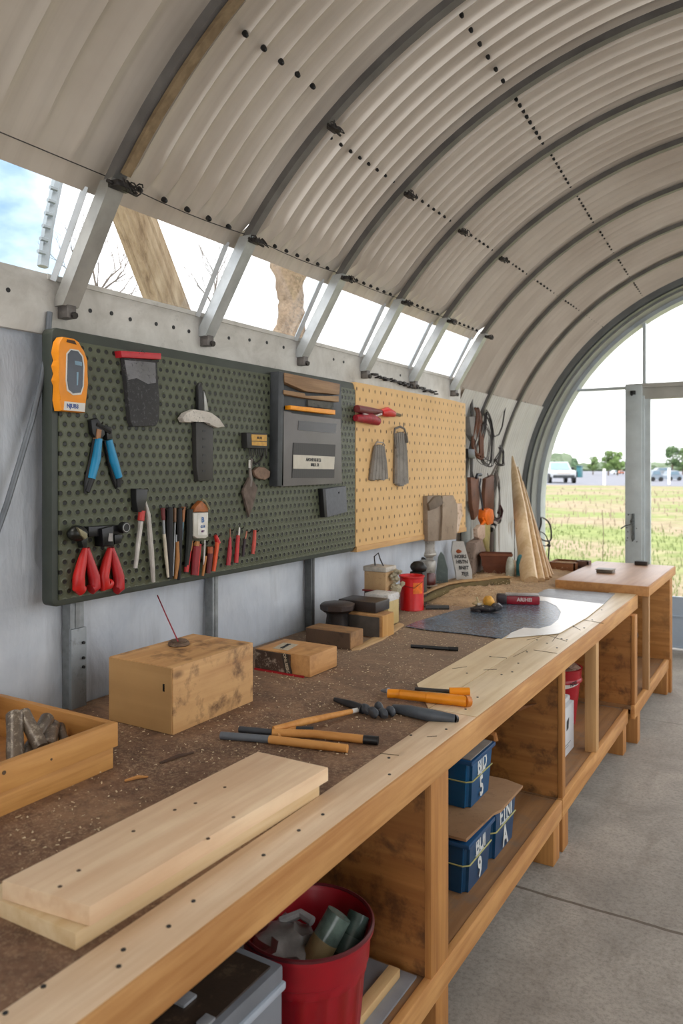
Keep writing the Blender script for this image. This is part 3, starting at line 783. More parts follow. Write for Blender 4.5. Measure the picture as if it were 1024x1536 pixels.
r = plier('red-handled pliers with wide clamp head and round knob', None, [(165, 822), (160, 842), (155, 865), (157, 880), (163, 876), (167, 873)], [(167, 822), (172, 842), (178, 865), (178, 882), (174, 884)], 166, 888)
b = B(); b.wall([(153, 793), (170, 789), (172, 820), (155, 820)], F_ + .006, F_ + .045, .005); b.wall([(133, 790), (190, 787), (191, 800), (133, 806)], F_ + .006, F_ + .03, .004); b.wall([(172, 802), (184, 802), (182, 815), (172, 817)], F_ + .004, F_ + .02, .003)
b.obj('head', plain('17171a', .3, .3, .5, 30), r)
b = B(); c = (F_ + .03, *px_x(183, 791, F_ + .03)); b.cyl(c, (c[0] + .02, c[1], c[2]), .019, seg=20); kn = b.obj('knob', blackm, r)
b = B(); b.tube([(c[0] + .021, c[1] + .014 * math.cos(a), c[2] + .014 * math.sin(a)) for a in [q * PI / 8 for q in range(16)]], .0016, 5, close=True); b.obj('knob_ring', steel_lt, kn)
b = B(); b.wall([(164, 800), (169, 800), (169, 812), (163, 812)], F_ + .045, F_ + .048); b.obj('worn_patch', plain('9b9693', .5), r)
# grey dividers
r = T('long_compass', 'pair of long pale dividers with black head and red collar', 'dividers', 215, 872)
b = B(); b.wall([(204, 733), (222, 734), (220, 752), (215, 768), (207, 768), (205, 752)], F_ + .004, F_ + .03, .003); b.obj('head', plain('1a1a1b', .4), r)
b = B(); b.wtube([(213, 766), (211, 781)], F_ + .022, .012, 10); b.obj('collar', plain('c43a33', .45), r)
b = B(); b.wtube([(211, 782), (203, 852)], F_ + .02, [.009, .007], 8); b.obj('leg', plain('c9c4bc', .45, .1), r)
b = B(); b.wtube([(217, 748), (222, 772), (227, 830), (230, 873)], F_ + .018, [.003, .009, .0095, .007], 8); b.obj('leg', plain('b9b4ac', .45, .1), r)
# brushes & chisels: (label, category, name, [(part, pts, radii, mat)])
def hook(r, u, v, xo=.016):
    y, z = px_x(u, v, F_); z -= .006
    b = B(); b.tube([(F_ - .003, y, z), (F_ + xo, y, z), (F_ + xo + .006, y, z + .008)], .0025, 6); b.obj('hook', wire_m, r)
def sticks(name, cat, lab, segs, grp=None):
    u, v = segs[0][1][-1][:2]; r = T(name, lab, cat, u, v, grp)
    for part, pts, rad, m in segs:
        b = B(); b.wtube(pts, F_ + .014, rad, 8); b.obj(part, m, r)
    hook(r, *segs[0][1][0][:2])
steelb = plain('8d8f90', .35, .6); blk = plain('121012', .6); mar = plain('6a2626', .5); ochre = plain('b0763a', .5)
sticks('paint_brush', 'brush', 'slim brush with maroon tip, leftmost of the hanging brushes', [('handle_top', [(244, 762), (245, 780)], [.008, .007], mar), ('ferrule', [(245, 780), (246, 801)], .0055, steelb), ('shaft', [(246, 801), (249, 835), (252, 866)], [.006, .0065, .0045], plain('cfc6b2', .5))])
sticks('flat_file', 'file', 'black flat file beside the leftmost brush', [('blade', [(254, 761), (254, 800), (255, 868)], [.012, .013, .008], blk), ])
sticks('paint_brush', 'brush', 'brush with thin steel ferrule and straw handle behind black files', [('handle_top', [(262, 762), (262, 783)], .006, plain('7c5a40', .5)), ('shaft', [(262, 784), (261, 820), (259, 864)], .004, steelb)])
sticks('flat_file', 'file', 'black tapered file between the two brown-tipped brushes', [('blade', [(269, 762), (269, 800), (268, 870)], [.01, .012, .006], blk)])
sticks('wood_chisel', 'chisel', 'ochre-handled chisel hanging among the black files', [('blade', [(264, 802), (264, 813)], .004, steelb), ('handle', [(266, 812), (266, 840), (263, 868)], [.007, .0095, .006], ochre)])
sticks('paint_brush', 'brush', 'brown-tipped brush left of the plastic bottle', [('handle_top', [(275, 760), (274, 783)], [.008, .006], plain('a2693f', .5)), ('ferrule', [(274, 783), (272, 810)], .005, plain('5c7680', .4, .4))])
sticks('flat_file', 'file', 'wide black file just left of the plastic bottle', [('blade', [(284, 764), (284, 800), (279, 860)], [.014, .015, .008], plain('1c2019', .6))])
sticks('screwdriver', 'screwdriver', 'red screwdriver with ochre ferrule under the bottle, left one', [('ferrule', [(286, 811), (284, 826)], .0095, ochre), ('handle', [(283, 826), (279, 858)], [.0105, .0095], red)], 'red-handled hand tools')
sticks('screwdriver', 'screwdriver', 'thick dark red screwdriver right under the bottle', [('ferrule', [(295, 812), (294, 819)], .012, ochre), ('handle', [(294, 819), (291, 862)], [.0165, .013], redd)], 'red-handled hand tools')
sticks('screwdriver', 'screwdriver', 'bright red screwdriver touching the thick dark red one', [('handle', [(299, 816), (295, 863)], [.008, .008], red)], 'red-handled hand tools')
sticks('awl', 'awl', 'thin ochre awl with white shaft below the bottle', [('shaft', [(307, 810), (305, 862)], .0035, white), ('handle', [(308, 834), (304, 864)], [.007, .005], ochre)])
sticks('screwdriver', 'screwdriver', 'dark red screwdriver with dirty ochre collar right of the awl', [('ferrule', [(315, 820), (315, 830)], .012, plain('a8542a', .5)), ('handle', [(315, 830), (312, 860)], [.012, .01], plain('5e1418', .5))], 'red-handled hand tools')
sticks('utility_knife', 'knife', 'orange and red knife leaning right of the awl', [('blade_end', [(323, 803), (327, 815)], [.007, .011], red), ('handle', [(326, 812), (323, 835), (320, 857)], [.009, .0095, .008], orr)])
sticks('screwdriver', 'screwdriver', 'slim crimson screwdriver, first of the four at right', [('shaft', [(345, 793), (345, 806)], .003, plain('8a5a3c', .5)), ('handle', [(345, 806), (344, 830), (342, 848)], [.005, .0095, .009], plain('b31c2c', .42))], 'red-handled hand tools')
sticks('screwdriver', 'screwdriver', 'red screwdriver with white tip, second of the four at right', [('shaft', [(359, 791), (358, 805)], .0035, white), ('handle', [(357, 803), (354, 844)], [.008, .0095], red)], 'red-handled hand tools')
sticks('screwdriver', 'screwdriver', 'small black and steel screwdriver among the four at right', [('shaft', [(370, 797), (368, 808)], .003, plain('c97a5e', .5)), ('handle', [(367, 808), (364, 835)], [.007, .006], plain('2b1820', .5))])
sticks('screwdriver', 'screwdriver', 'orange-red marker-like screwdriver, rightmost of the row', [('handle', [(382, 795), (381, 815), (379, 831)], [.007, .0085, .0075], plain('cc4a38', .45))], 'red-handled hand tools')
# plastic bottle
r = T('glue_bottle', 'small clear bottle with brown cap and blue label above the screwdrivers', 'bottle', 302, 808)
b = B(); b.wall([(291, 769), (313, 768), (313, 805), (309, 808), (296, 808), (291, 804)], F_ + .004, F_ + .034, .007); bo = b.obj('bottle_body', plain('c5c3b8', .2, 0, .1, 30), r)
b = B(); b.wall([(291, 768), (294, 760), (303, 751), (312, 760), (313, 768)], F_ + .008, F_ + .03, .005); b.obj('cap', plain('a9612c', .5, 0, .4, 60), r)
b = B(); b.wtube([(303, 749), (308, 752), (314, 764)], F_ + .032, .0042, 6); b.obj('string_loop', plain('8e8564', .7), r)
b = B(); b.wall([(297, 770), (310, 770), (310, 802), (297, 803)], F_ + .034, F_ + .035); lb = b.obj('label_patch', plain('dcdad2', .5), bo)
y, z = px_x(304, 780, F_ + .035); text('B', .028, (F_ + .0354, y, z), (0, 1, 0), (0, 0, 1), plain('2c62a0', .5), lb)
y, z = px_x(304, 790, F_ + .035); text('GLUE', .013, (F_ + .0354, y, z), (0, 1, 0), (0, 0, 1), plain('2c62a0', .5), lb, sx=.8)
y, z = px_x(304, 797, F_ + .035); text('NIET', .011, (F_ + .0354, y, z), (0, 1, 0), (0, 0, 1), plain('5a2c60', .5), lb, sx=.8)
# red string down to the block
b = B(); b.tube([(-2.0, *px_x(236, 893, -2.0)), (-1.86, *px_x(250, 925, -1.86)), (-1.75, *px_x(267, 962, -1.75))], .0022, 6)
tag(b.obj('red_cord', plain('8e2330', .6)), 'thin dark red cord from the green board to the wooden block', 'cord')
# ---------------------------------------------------------------- yellow board
r = T('shop_scissors', 'red and dark folded shears lying level at the top of the yellow board', 'shears', 560, 635)
b = B(); b.wtube([(535, 613), (552, 616), (572, 618)], F_ + .02, [.02, .021, .012], 10); b.obj('jaw', mar, r)
b = B(); b.wtube([(572, 619), (580, 618), (590, 621)], F_ + .022, [.016, .028, .018], 10); b.obj('handle', red, r)
b = B(); b.wtube([(590, 621), (600, 623)], F_ + .02, [.010, .009], 8); b.obj('tail', plain('6b5a3c', .6), r)
b = B(); b.wtube([(533, 627), (545, 627), (556, 628), (566, 632)], F_ + .02, [.017, .026, .03, .024], 10); b.obj('handle', plain('9c1a2a', .5, 0, .5, 60), r)
b = B(); b.wtube([(545, 621), (560, 625), (572, 621)], F_ + .034, .006, 6); b.obj('white_strap', plain('c9b8b4', .5), r)
gcl = speck('grey_cloth', '75706a', '958f86', '4d4942', 40, .5, .8, world=False)
def gathered(name, lab, cat, top, bot, n, u, v, m=gcl, fr=.020):
    r = T(name, lab, cat, u, v)
    b = B(); (tu0, tv), (tu1, _) = top; (bu0, bv), (bu1, _) = bot
    for q in range(n):
        f = q / (n - 1); a = (tu0 + (tu1 - tu0) * f, tv + 4 * abs(f - .5)); c = (bu0 + (bu1 - bu0) * f, bv + random.uniform(-2, 3))
        b.wtube([a, ((a[0] + c[0]) / 2 + random.uniform(-.6, .6), (a[1] + c[1]) / 2), c], F_ + .012 + .004 * (q % 2), [fr * .55, fr * .9, fr], 8)
    b.obj('folds', m, r); hook(r, (tu0 + tu1) / 2, tv); return r
r = gathered('work_glove', 'short grey gathered cloth hanging on the yellow board, left one', 'cloth', ((563, 667), (574, 666)), ((557, 718), (577, 720)), 5, 567, 722)
b = B(); b.wtube([(562, 668), (565, 663), (574, 664), (577, 668)], F_ + .03, .004, 6); b.obj('tie', plain('9b938a', .6), r)
r = gathered('canvas_roll', 'longer grey gathered cloth with tied neck beside the short one', 'cloth', ((594, 648), (606, 648)), ((594, 727), (608, 729)), 5, 601, 731)
b = B(); b.wtube([(591, 650), (592, 643), (600, 640), (606, 643), (610, 655), (611, 664)], F_ + .034, .0065, 6); b.wtube([(605, 634), (605, 644)], F_ + .02, .003, 6)
b.wtube([(591, 650), (592, 664), (594, 672)], F_ + .034, .006, 6); b.obj('tie', plain('6d665e', .6), r)
r = T('leather_apron', 'brown-grey leather apron over the lower right corner of the yellow board', 'apron', 668, 812)
lea = speck('worn_leather', '7b6a58', '998876', '5a4a3b', 18, .6, .75)
b = B(); b.wall([(641, 744), (660, 743), (664, 752), (664, 780), (661, 811), (642, 812)], F_, F_ + .03, .004); b.obj('left_panel', lea, r)
b = B(); b.wall([(663, 744), (680, 743), (686, 757), (686, 776), (684, 809), (661, 811), (664, 775)], F_ + .004, F_ + .045, .005); b.obj('right_panel', speck('worn_leather2', '8a7762', 'a08d77', '63523f', 18, .6, .75), r)
b = B(); b.wall([(643, 756), (653, 745), (661, 743), (666, 755), (655, 762), (645, 766)], F_ + .03, F_ + .045, .005); b.obj('folded_flap', plain('6b5c4c', .8, 0, .2, 20), r)
b = B(); b.wall([(684, 756), (693, 755), (694, 772), (690, 782), (688, 797), (685, 800)], F_, F_ + .035, .004); b.obj('torn_edge', speck('torn', 'c2a184', 'd8c7b4', '7b5c40', 30, .8), r)
for nm, u, v in (('sanding_sponge', 505, 731), ('pointing_trowel', 376, 690), ('long_compass', 213, 734), ('leather_apron', 664, 746), ('stud_finder', 108, 512), ('shears', 150, 634), ('mason_hammer', 302, 600), ('glue_bottle', 303, 758), ('pliers', 126, 812), ('pliers.001', 162, 812), ('shop_scissors', 570, 620)):
    hook(bpy.data.objects[nm], u, v, .008)
# nails and dark debris on the ledge of the fascia above the yellow board
b = B()
for q in range(46):
    f = q / 45; u = 560 + f * 95; v = 563 + f * 27 + random.uniform(-1.5, 3)
    y, z = px_x(u, v, -2.03); b.box(-2.05, -2.03 + random.uniform(0, .01), y, y + random.uniform(.006, .03), z, z + random.uniform(.003, .012))
tag(b.obj('debris', wire_m), 'dark crumbs and dirt along the ledge above the yellow board', 'debris', kind='stuff')
# peg row above yellow board
# ============================================================ bench
WT = .86
pine = wood('d9b989', 'c49c64', 1, 1, .55, knots=.25)
pine_pale = wood('ead6b2', 'd6bb90', 1, .8, .35, knots=.2)
pine_warm = wood('cf9a5c', 'a56c36', 1, 1, .6, knots=.35)
pine_v = wood('c28a4a', '9c6530', 2, 1, .6, knots=.35)
ply = wood('b27a3e', '8d5826', 0, .8, .6, stain=.75, stainc='4a2c14', knots=.5)
def dirt():
    t = NT('dirty_bench_top'); v = t.co((1, 1, 1), world=True)
    a = t.noise(v, 3.0, 8, .7, .8); col = t.ramp(a, [(.3, C('4f3827')), (.52, C('755640')), (.7, C('9a785a'))])
    f = t.noise(v, 110, 4, .85); m_ = t.noise(v, 5, 6, .7)
    s_ = t.math('MULTIPLY', t.ramp(f, [(.50, 0.0), (.60, 1.0)]), t.ramp(m_, [(.38, .2), (.6, 1.0)]))
    md = t.noise(v, 28, 5, .75); col = t.mix(t.math('MULTIPLY', t.ramp(md, [(.48, 0.0), (.64, 1.0)]), .45), col, C('3f2c1f'))
    sp = t.n('ShaderNodeSeparateXYZ'); t.l(v, sp.inputs[0])
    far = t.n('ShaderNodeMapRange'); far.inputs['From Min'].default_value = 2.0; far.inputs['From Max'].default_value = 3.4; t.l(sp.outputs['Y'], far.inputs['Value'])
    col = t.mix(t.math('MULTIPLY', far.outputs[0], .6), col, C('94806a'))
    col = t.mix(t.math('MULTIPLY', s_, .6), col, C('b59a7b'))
    t.base(col); t.set(.8); t.bump(f, .4, .003); return t.m
bench = thing('worktop', 'long continuous wooden workbench top running along the left wall, dirty brown with pale edge boards', 'worktop', (-1.47, 2.3, .78))
bench['label'] = 'long dirty brown workbench top with pale edge boards along the left wall'
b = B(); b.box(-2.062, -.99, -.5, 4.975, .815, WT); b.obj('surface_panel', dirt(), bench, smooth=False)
b = B(); b.box(-2.25, -1.36, 4.976, 6.3, .815, WT); b.obj('surface_panel', speck('sawdusty', '8a7257', '9d8668', 'd0b68c', 90, .8, .85, th=.48), bench, smooth=False)
b = B(); b.box(-.992, -.88, -.5, 2.28, .80, WT + .004, .003); b.obj('edge_board', wood('ecd4b4', 'd3b08a', 1, .8, .42, knots=.2), bench)
b = B(); b.box(-1.043, -.88, 2.284, 4.98, .80, WT + .004, .003); b.obj('edge_board', wood('ead6b4', 'd2b88e', 1, .9, .35, knots=.2), bench)
b = B(); b.prism([(-1.2, 2.52, .84), (-1.046, 2.284, .84), (-1.046, 4.2, .84), (-1.2, 4.2, .84)], [(-1.2, 2.52, WT + .004), (-1.046, 2.284, WT + .004), (-1.046, 4.2, WT + .004), (-1.2, 4.2, WT + .004)]); b.obj('edge_board', pine_pale, bench, smooth=False)
b = B(); b.box(-.898, -.874, -.5, 4.985, .778, WT + .003, .004); b.obj('front_apron', wood('cf9c60', 'a87038', 1, 1.0, .6, knots=.2), bench)
b = B(); b.box(-1.03, -.9, 4.975, 4.99, .79, WT + .003, .002); b.obj('end_apron', pine, bench)
# nail heads and pencil scratches on the edge boards
nl = [(8, 1520), (65, 1480), (100, 1448), (178, 1450), (185, 1425), (253, 1390), (290, 1352), (395, 1283), (448, 1246), (484, 1222), (540, 1205), (584, 1162), (583, 1137), (616, 1103), (669, 1094), (686, 1082), (698, 1064), (716, 1046), (752, 1012), (777, 995), (790, 978), (805, 960), (735, 985), (820, 965), (842, 958), (815, 945), (860, 940), (850, 960), (876, 942), (888, 930), (870, 920), (902, 915), (905, 925), (780, 945), (700, 1010), (850, 925), (768, 1008), (835, 972)]
for u, v in nl:
    x, y = px_z(u, v, WT + .004)
    if x > -.9 or (x < -.985 and y < 2.3) or x < -1.2: continue
    b = B(); b.cyl((x, y, WT + .002), (x, y, WT + .0055), .0042, seg=8); b.obj('nail_head', dark, bench)
scr_ = plain('6a5840', .8)
for (u0, v0, u1, v1) in ((678, 1003, 700, 1000), (735, 985, 760, 987), (770, 985, 790, 975), (800, 975, 835, 980), (812, 950, 850, 962), (845, 930, 870, 945), (570, 1130, 598, 1133), (640, 1105, 655, 1104), (790, 960, 812, 955), (876, 930, 905, 935), (725, 1005, 745, 1004), (828, 962, 838, 950)):
    x0, y0 = px_z(u0, v0, WT + .0045); x1, y1 = px_z(u1, v1, WT + .0045)
    b = B(); b.tube([(x0, y0, WT + .0042), (x1, y1, WT + .0042)], .0013, 4); b.obj('pencil_mark', scr_, bench)
# shelf units beneath
grey_l = plain('8d9196', .45, .1, .15, 8)
def unit(lab, y0, y1, ends, x1=-.9, x0=-2.02, back=True, sh=.23, topz=.777, legs=(), depth=None):
    r = thing('shelf_unit', lab, 'shelf unit', (-1.45, (y0 + y1) / 2, 0))
    b = B(); b.box(x0, x1, y0, y1, sh - .02, sh, .0); b.obj('shelf_board', wood('9c7248', '7c5632', 1, .9, .65, stain=.4, stainc='6a6055', knots=0), r, smooth=False)
    b = B(); b.box(x1 - .002, x1 + .022, y0, y1, sh - .075, sh + .004, .003); b.obj('front_rail', pine_warm, r)
    b = B(); b.box(x0, x0 + .02, y0, y1, sh, topz); b.obj('back_panel', wood('6d4a2a', '4d321b', 1, .9, .7, knots=0), r, smooth=False)
    for (ya, yb, xa) in ends:
        b = B(); b.box(xa, x1 - .001, ya + .004, yb - .004, sh, topz - .001, .001); dv = b.obj('divider_panel', ply, r, smooth=False)
        b = B(); b.box(x1, x1 + .02, ya, yb, sh - .075 if xa > x1 - .1 else sh + .002, topz, .002); b.obj('front_post', pine_v, r)
    for yl in legs:
        b = B(); b.box(x1 - .09, x1 + .018, yl - .045, yl + .045, 0, sh - .076, .003); b.obj('leg', pine_v, r)
        b = B(); b.box(x0, x0 + .08, yl - .04, yl + .04, 0, sh - .02, .003); b.obj('leg', pine_v, r)
    return r
u1 = unit('nearest open shelf unit under the bench, holding red bin and blue boxes', .05, 3.27, [(1.94, 2.06, -2.0)], legs=(2.02, 3.2, .3))
b = B(); b.box(-1.9, -.92, .1, 1.93, .2305, .237); b.obj('shelf_liner', grey_l, u1, smooth=False)
b = B(); b.box(-.99, -.955, .6, 1.90, .237, .262, .003); b.obj('batten', wood('d6b482', 'bd9760', 1, 1, knots=0), u1)
u2 = unit('middle open shelf unit under the bench with white box and red buckets', 3.28, 4.70, [(3.285, 3.33, -2.0)], legs=(3.34, 4.62))
b = B(); b.box(-.935, -.88, 3.90, 3.96, .23, .777, .002); b.obj('front_post', wood('c79c66', 'ac8050', 2, 1, knots=0), u2)
# torn hole of the plank panel
hx = B(); 
b = B(); b.box(-1.30, -1.10, 3.268, 3.286, .60, .665, .004); b.obj('torn_hole', blackm, u2)
b = B()
b.prism([(-1.36, 3.262, .60), (-1.08, 3.255, .60), (-.99, 3.262, .625), (-1.06, 3.262, .585), (-1.2, 3.262, .575)], [(-1.36, 3.285, .60), (-1.08, 3.285, .60), (-.99, 3.285, .625), (-1.06, 3.285, .585), (-1.2, 3.285, .575)])
tag(b.obj('torn_paper', plain('a5704a', .8, 0, .3, 30), u2, smooth=False), label='peeling torn brown edge below the hole')
b = B(); b.tube([(-1.36, 3.28, .47), (-1.22, 3.25, .475), (-1.17, 3.25, .465), (-1.165, 3.25, .44)], .014, 8)
tag(b.obj('coat_hook', wood('cf8f50', 'b3733a', 0, 2, knots=0), u2), label='pale orange wooden peg')
u3 = unit('far open shelf unit ending below the small raised bench', 4.71, 6.12, [(4.72, 4.80, -1.7), (5.99, 6.06, -1.5)], x1=-.865, x0=-1.8, sh=.25, topz=.777, legs=(4.86, 6.0))
# ---- raised far bench
fb = thing('side_table', 'small raised wooden table at the far end beside the glass door', 'table', (-1.1, 5.57, 0))
b = B(); b.box(-1.385, -.82, 5.0, 6.14, .865, .915, .004); b.obj('tabletop', wood('c0987a', 'a87e60', 1, .6, .4, knots=0), fb)
b = B(); b.box(-1.386, -.818, 4.994, 5.012, .852, .914, .003); b.box(-.835, -.812, 5.0, 6.14, .852, .914, .003); b.obj('edge_trim', wood('c8935a', 'ab7743', 1, 1, knots=0), fb)
b = B(); b.box(-.868, -.83, 5.10, 5.14, .25, .866, .002); b.obj('leg', wood('c69c6c', 'a97d4e', 2, 1, knots=0), fb)
b = B(); b.box(-1.3, -.83, 5.98, 6.03, .25, .866, .002); b.obj('side_panel', wood('c48a4a', 'a0682f', 0, 1, .6, stain=.4, stainc='5a3a1c'), fb)
b = B(); b.box(-1.385, -1.345, 5.08, 5.12, .78, .866); b.box(-1.385, -1.345, 6.0, 6.04, .78, .866); b.obj('leg', pine_v, fb)
b = B(); b.box(-.872, -.828, 6.03, 6.09, 0, .866, .003); b.obj('leg', pine_v, fb)
# dark canvas bag under the side table
b = B(); b.blob((-1.22, 5.5, .43), (.22, .24, .2), 3, .35, 2.2); 
tag(b.obj('canvas_sack', speck('sackm', '2d211b', '47352a', '1a1310', 14, .5, .8)), 'dark brown slumped sack on the shelf beneath the small raised table', 'sack')
# ============================================================ things on the bench, near to far
# planks
pk = wood('efd3ae', 'd9b18a', 1, .7, .5, knots=.5)
b = B(); b.prism([(-1.262, .842, WT), (-1.018, .848, WT), (-.993, 1.545, WT), (-1.2, 1.53, WT)][::1], [(-1.262, .842, WT + .028), (-1.018, .848, WT + .028), (-.993, 1.545, WT + .028), (-1.2, 1.53, WT + .028)], .003)
tag(b.obj('plank', wood('e4cba2', 'cfae7c', 1, .8, .55, knots=.3)), 'lower of the two stacked pale pine planks in the foreground', 'plank')
b = B(); b.prism([(-1.208, .848, WT + .029), (-1.012, .872, WT + .029), (-.987, 1.575, WT + .029), (-1.196, 1.57, WT + .029)], [(-1.208, .848, WT + .062), (-1.012, .872, WT + .062), (-.987, 1.575, WT + .062), (-1.196, 1.57, WT + .062)], .003)
pl = thing('plank', 'upper of the two stacked pale pine planks in the foreground', 'plank', (-1.1, 1.2, WT + .029))
b.obj('board', pk, pl)
for u, v in ((337, 1181), (293, 1205), (350, 1226), (312, 1258), (200, 1247), (262, 1215), (118, 1306), (90, 1330)):
    x, y = px_z(u, v, WT + .062); b = B(); b.cyl((x, y, WT + .0615), (x, y, WT + .0628), .004, seg=8); b.obj('nail_head', plain('4d3a2a', .6), pl)
# open wooden tray with metal cylinders
tr = thing('wooden_crate', 'open two-tier wooden crate at the left edge of the bench', 'crate', (-1.8, 1.1, WT))
cw = wood('d6a05c', 'bd8544', 1, 1.1, .55, knots=.4)
wi = wood('9d6b38', '82552a', 1, 1, .6, knots=.2)
xf, yf = -1.545, 1.425
b = B(); b.box(xf - .022, xf, .55, yf, WT + .055, WT + .118, .002); b.obj('upper_side', cw, tr)
b = B(); b.box(xf - .026, xf - .005, .55, yf - .012, WT, WT + .055, .002); b.obj('lower_side', wood('d09a56', 'b07838', 1, 1.6, .55, knots=.2), tr)
b = B(); b.box(-2.035, xf - .0225, yf - .02, yf, WT + .055, WT + .118, .002); b.box(-2.035, xf - .0265, yf - .034, yf - .013, WT, WT + .055, .002); b.obj('end_board', wood('b98448', '9a6930', 0, 1, .55, knots=.2), tr)
b = B(); b.box(-2.035, -2.015, .55, yf - .02, WT, WT + .118); b.box(-2.02, xf - .02, .57, yf - .03, WT + .004, WT + .012); b.box(-2.02, xf - .02, .55, .57, WT, WT + .118); b.obj('inner_boards', wi, tr, smooth=False)
for u, v in ((6, 1159), (77, 1139)):
    y, z = px_x(u, v, xf); b = B(); b.cyl((xf - .001, y, z), (xf + .001, y, z), .005 if u < 20 else .003, seg=10); b.obj('nail_head', plain('5c4630', .6), tr)
pipe = speck('mudcaked', '3f362e', '80705f', 'c9bca8', 45, .8, .35, .2, world=False, th=.52)
for k, (p, q, r_, lab) in enumerate((((15, 1125), (22, 1072), .022, 'leftmost muddy metal cylinder in the crate'), ((44, 1100), (34, 1070), .019, 'short muddy cylinder behind the long diagonal one'),
                              ((34, 1128), (71, 1078), .019, 'long muddy cylinder lying diagonally in the crate'), ((66, 1108), (78, 1090), .021, 'dark stub cylinder near the crate corner'), ((88, 1108), (90, 1090), .013, 'rightmost small muddy stub in the crate'))):
    dd = -1.72
    y0, z0 = px_x(p[0], p[1], dd + .04); y1, z1 = px_x(q[0], q[1], dd)
    z0 = max(z0, WT + .035)
    b = B(); pts = [Vector((dd + .06, y0, z0)), Vector((dd, y1, z1))]; mid = (pts[0] + pts[1]) / 2
    b.tube([pts[0] - (pts[1] - pts[0]) * .6, pts[0], mid, pts[1], pts[1] + (pts[1] - pts[0]) * .04], [r_ * .9, r_, r_ * .93, r_, r_ * .8], 14)
    tag(b.obj('metal_cylinder', pipe), lab, 'cylinder', 'muddy cylinders in the crate')
# big block
blk_ = thing('wooden_block', 'large box-shaped wooden block with burl stains, tallest on the bench', 'block', (-1.72, 1.87, WT))
burl = wood('d4a871', 'ad7c4a', 1, .7, .6, stain=.9, stainc='5f4028', knots=.8)
b = B(); b.box(-1.855, -1.588, 1.676, 2.058, WT, WT + .198, .002); b.obj('body', burl, blk_)
b = B(); b.box(-1.853, -1.592, 1.672, 1.6765, WT + .002, WT + .196); b.obj('end_face', wood('b9925f', 'a57e4e', 0, .3, .6, knots=0), blk_, smooth=False)
b = B(); b.box(-1.624, -1.618, 1.670, 1.673, WT + .125, WT + .147); b.obj('slot', blackm, blk_)
x, y = px_z(268, 968, WT + .198)
b = B(); b.lathe([(.030, 0), (.036, .004), (.034, .012), (.026, .013), (.027, .018), (.012, .022)], (x, y, WT + .198), 20)
tag(b.obj('pin_cushion', speck('cushion', '4a3a2f', '6a5645', '9a8468', 70, .6, .8)), 'small dark round pad on top of the big wooden block', 'pad')
# printed box
bx_ = thing('printed_box', 'low wooden box with dark printed label band beside the big block', 'box', (-1.7, 2.48, WT))
b = B(); b.box(-1.83, -1.578, 2.39, 2.585, WT + .002, WT + .082, .004); bb = b.obj('body', wood('cc9960', 'ad7a44', 1, 1, .6, stain=.4, stainc='7a4c28'), bx_)
b = B(); b.box(-1.83, -1.665, 2.384, 2.391, WT + .008, WT + .078); pr = b.obj('printed_panel', speck('printp', '2a211c', '5a4438', 'c9b9a6', 16, .8, .5), bx_)
b = B(); b.prism([(-1.705, 2.382, WT + .079), (-1.675, 2.382, WT + .079), (-1.655, 2.382, WT + .008), (-1.685, 2.382, WT + .008)], [(-1.705, 2.386, WT + .079), (-1.675, 2.386, WT + .079), (-1.655, 2.386, WT + .008), (-1.685, 2.386, WT + .008)]); lb = b.obj('label_strip', plain('3c352e', .5), bx_)
text('ONLSESIC', .017, (-1.680, 2.381, WT + .044), (.26, 0, -1), (1, 0, .26), plain('c5b59c', .6), lb)
b = B(); b.box(-1.83, -1.60, 2.379, 2.386, WT, WT + .007); b.obj('red_edge', plain('a51c24', .5), bx_)
b = B(); b.prism([(-1.77, 2.42, WT + .082), (-1.70, 2.42, WT + .082), (-1.72, 2.52, WT + .082), (-1.79, 2.52, WT + .082)], [(-1.77, 2.42, WT + .0835), (-1.70, 2.42, WT + .0835), (-1.72, 2.52, WT + .0835), (-1.79, 2.52, WT + .0835)]); lb = b.obj('top_label', plain('b0a48e', .6, 0, .2, 60), bx_)
text('SEALSNE', .02, (-1.745, 2.47, WT + .0845), (-.2, 1, 0), (-1, -.2, 0), dark, lb)
# small blocks
b = B(); b.box(-1.90, -1.668, 2.845, 2.955, WT, WT + .075, .004); a_ = thing('wooden_block', 'low grey-faced wood block in front of the black lidded tin', 'block', (-1.78, 2.9, WT)); b.obj('body', wood('a87f52', '86613c', 0, 1, .7, stain=.5, stainc='4a3a2c'), a_)
b = B(); b.box(-1.897, -1.672, 2.841, 2.846, WT + .002, WT + .072); b.obj('dark_face', speck('dkface', '463529', '5b4635', '2a201a', 20, .5, .8), a_, smooth=False)
x, y, = -1.86, 3.05
b = B(); b.lathe([(.052, 0), (.056, .05), (.05, .1), (.056, .115)], (x, y, WT + .0), 10); tn = thing('lidded_pot', 'dark pot with wide faceted flat lid behind the small blocks', 'pot', (x, y, WT)); b.obj('body', plain('2a2625', .4, .2, .4, 30), tn)
b = B(); b.lathe([(.06, .113), (.082, .128), (.084, .15), (.07, .156)], (x, y, WT), 8); b.obj('lid', plain('352a26', .45, .1, .4, 20), tn)
a_ = thing('wooden_block', 'wood block with pale end grain beside the dark lidded pot', 'block', (-1.80, 3.14, WT)); 
b = B(); b.box(-1.88, -1.655, 3.10, 3.22, WT, WT + .107, .003); b.obj('body', wood('b58a58', '94683c', 0, 1, .7, stain=.3), a_)
b = B(); b.box(-1.875, -1.665, 3.096, 3.101, WT + .005, WT + .098); b.obj('dark_face', plain('4b443e', .6, .1, .3, 20), a_, smooth=False)
b = B(); b.box(-1.658, -1.651, 3.104, 3.216, WT + .003, WT + .104); b.obj('end_face', wood('c99a58', 'b5823f', 2, 1, knots=0), a_, smooth=False)
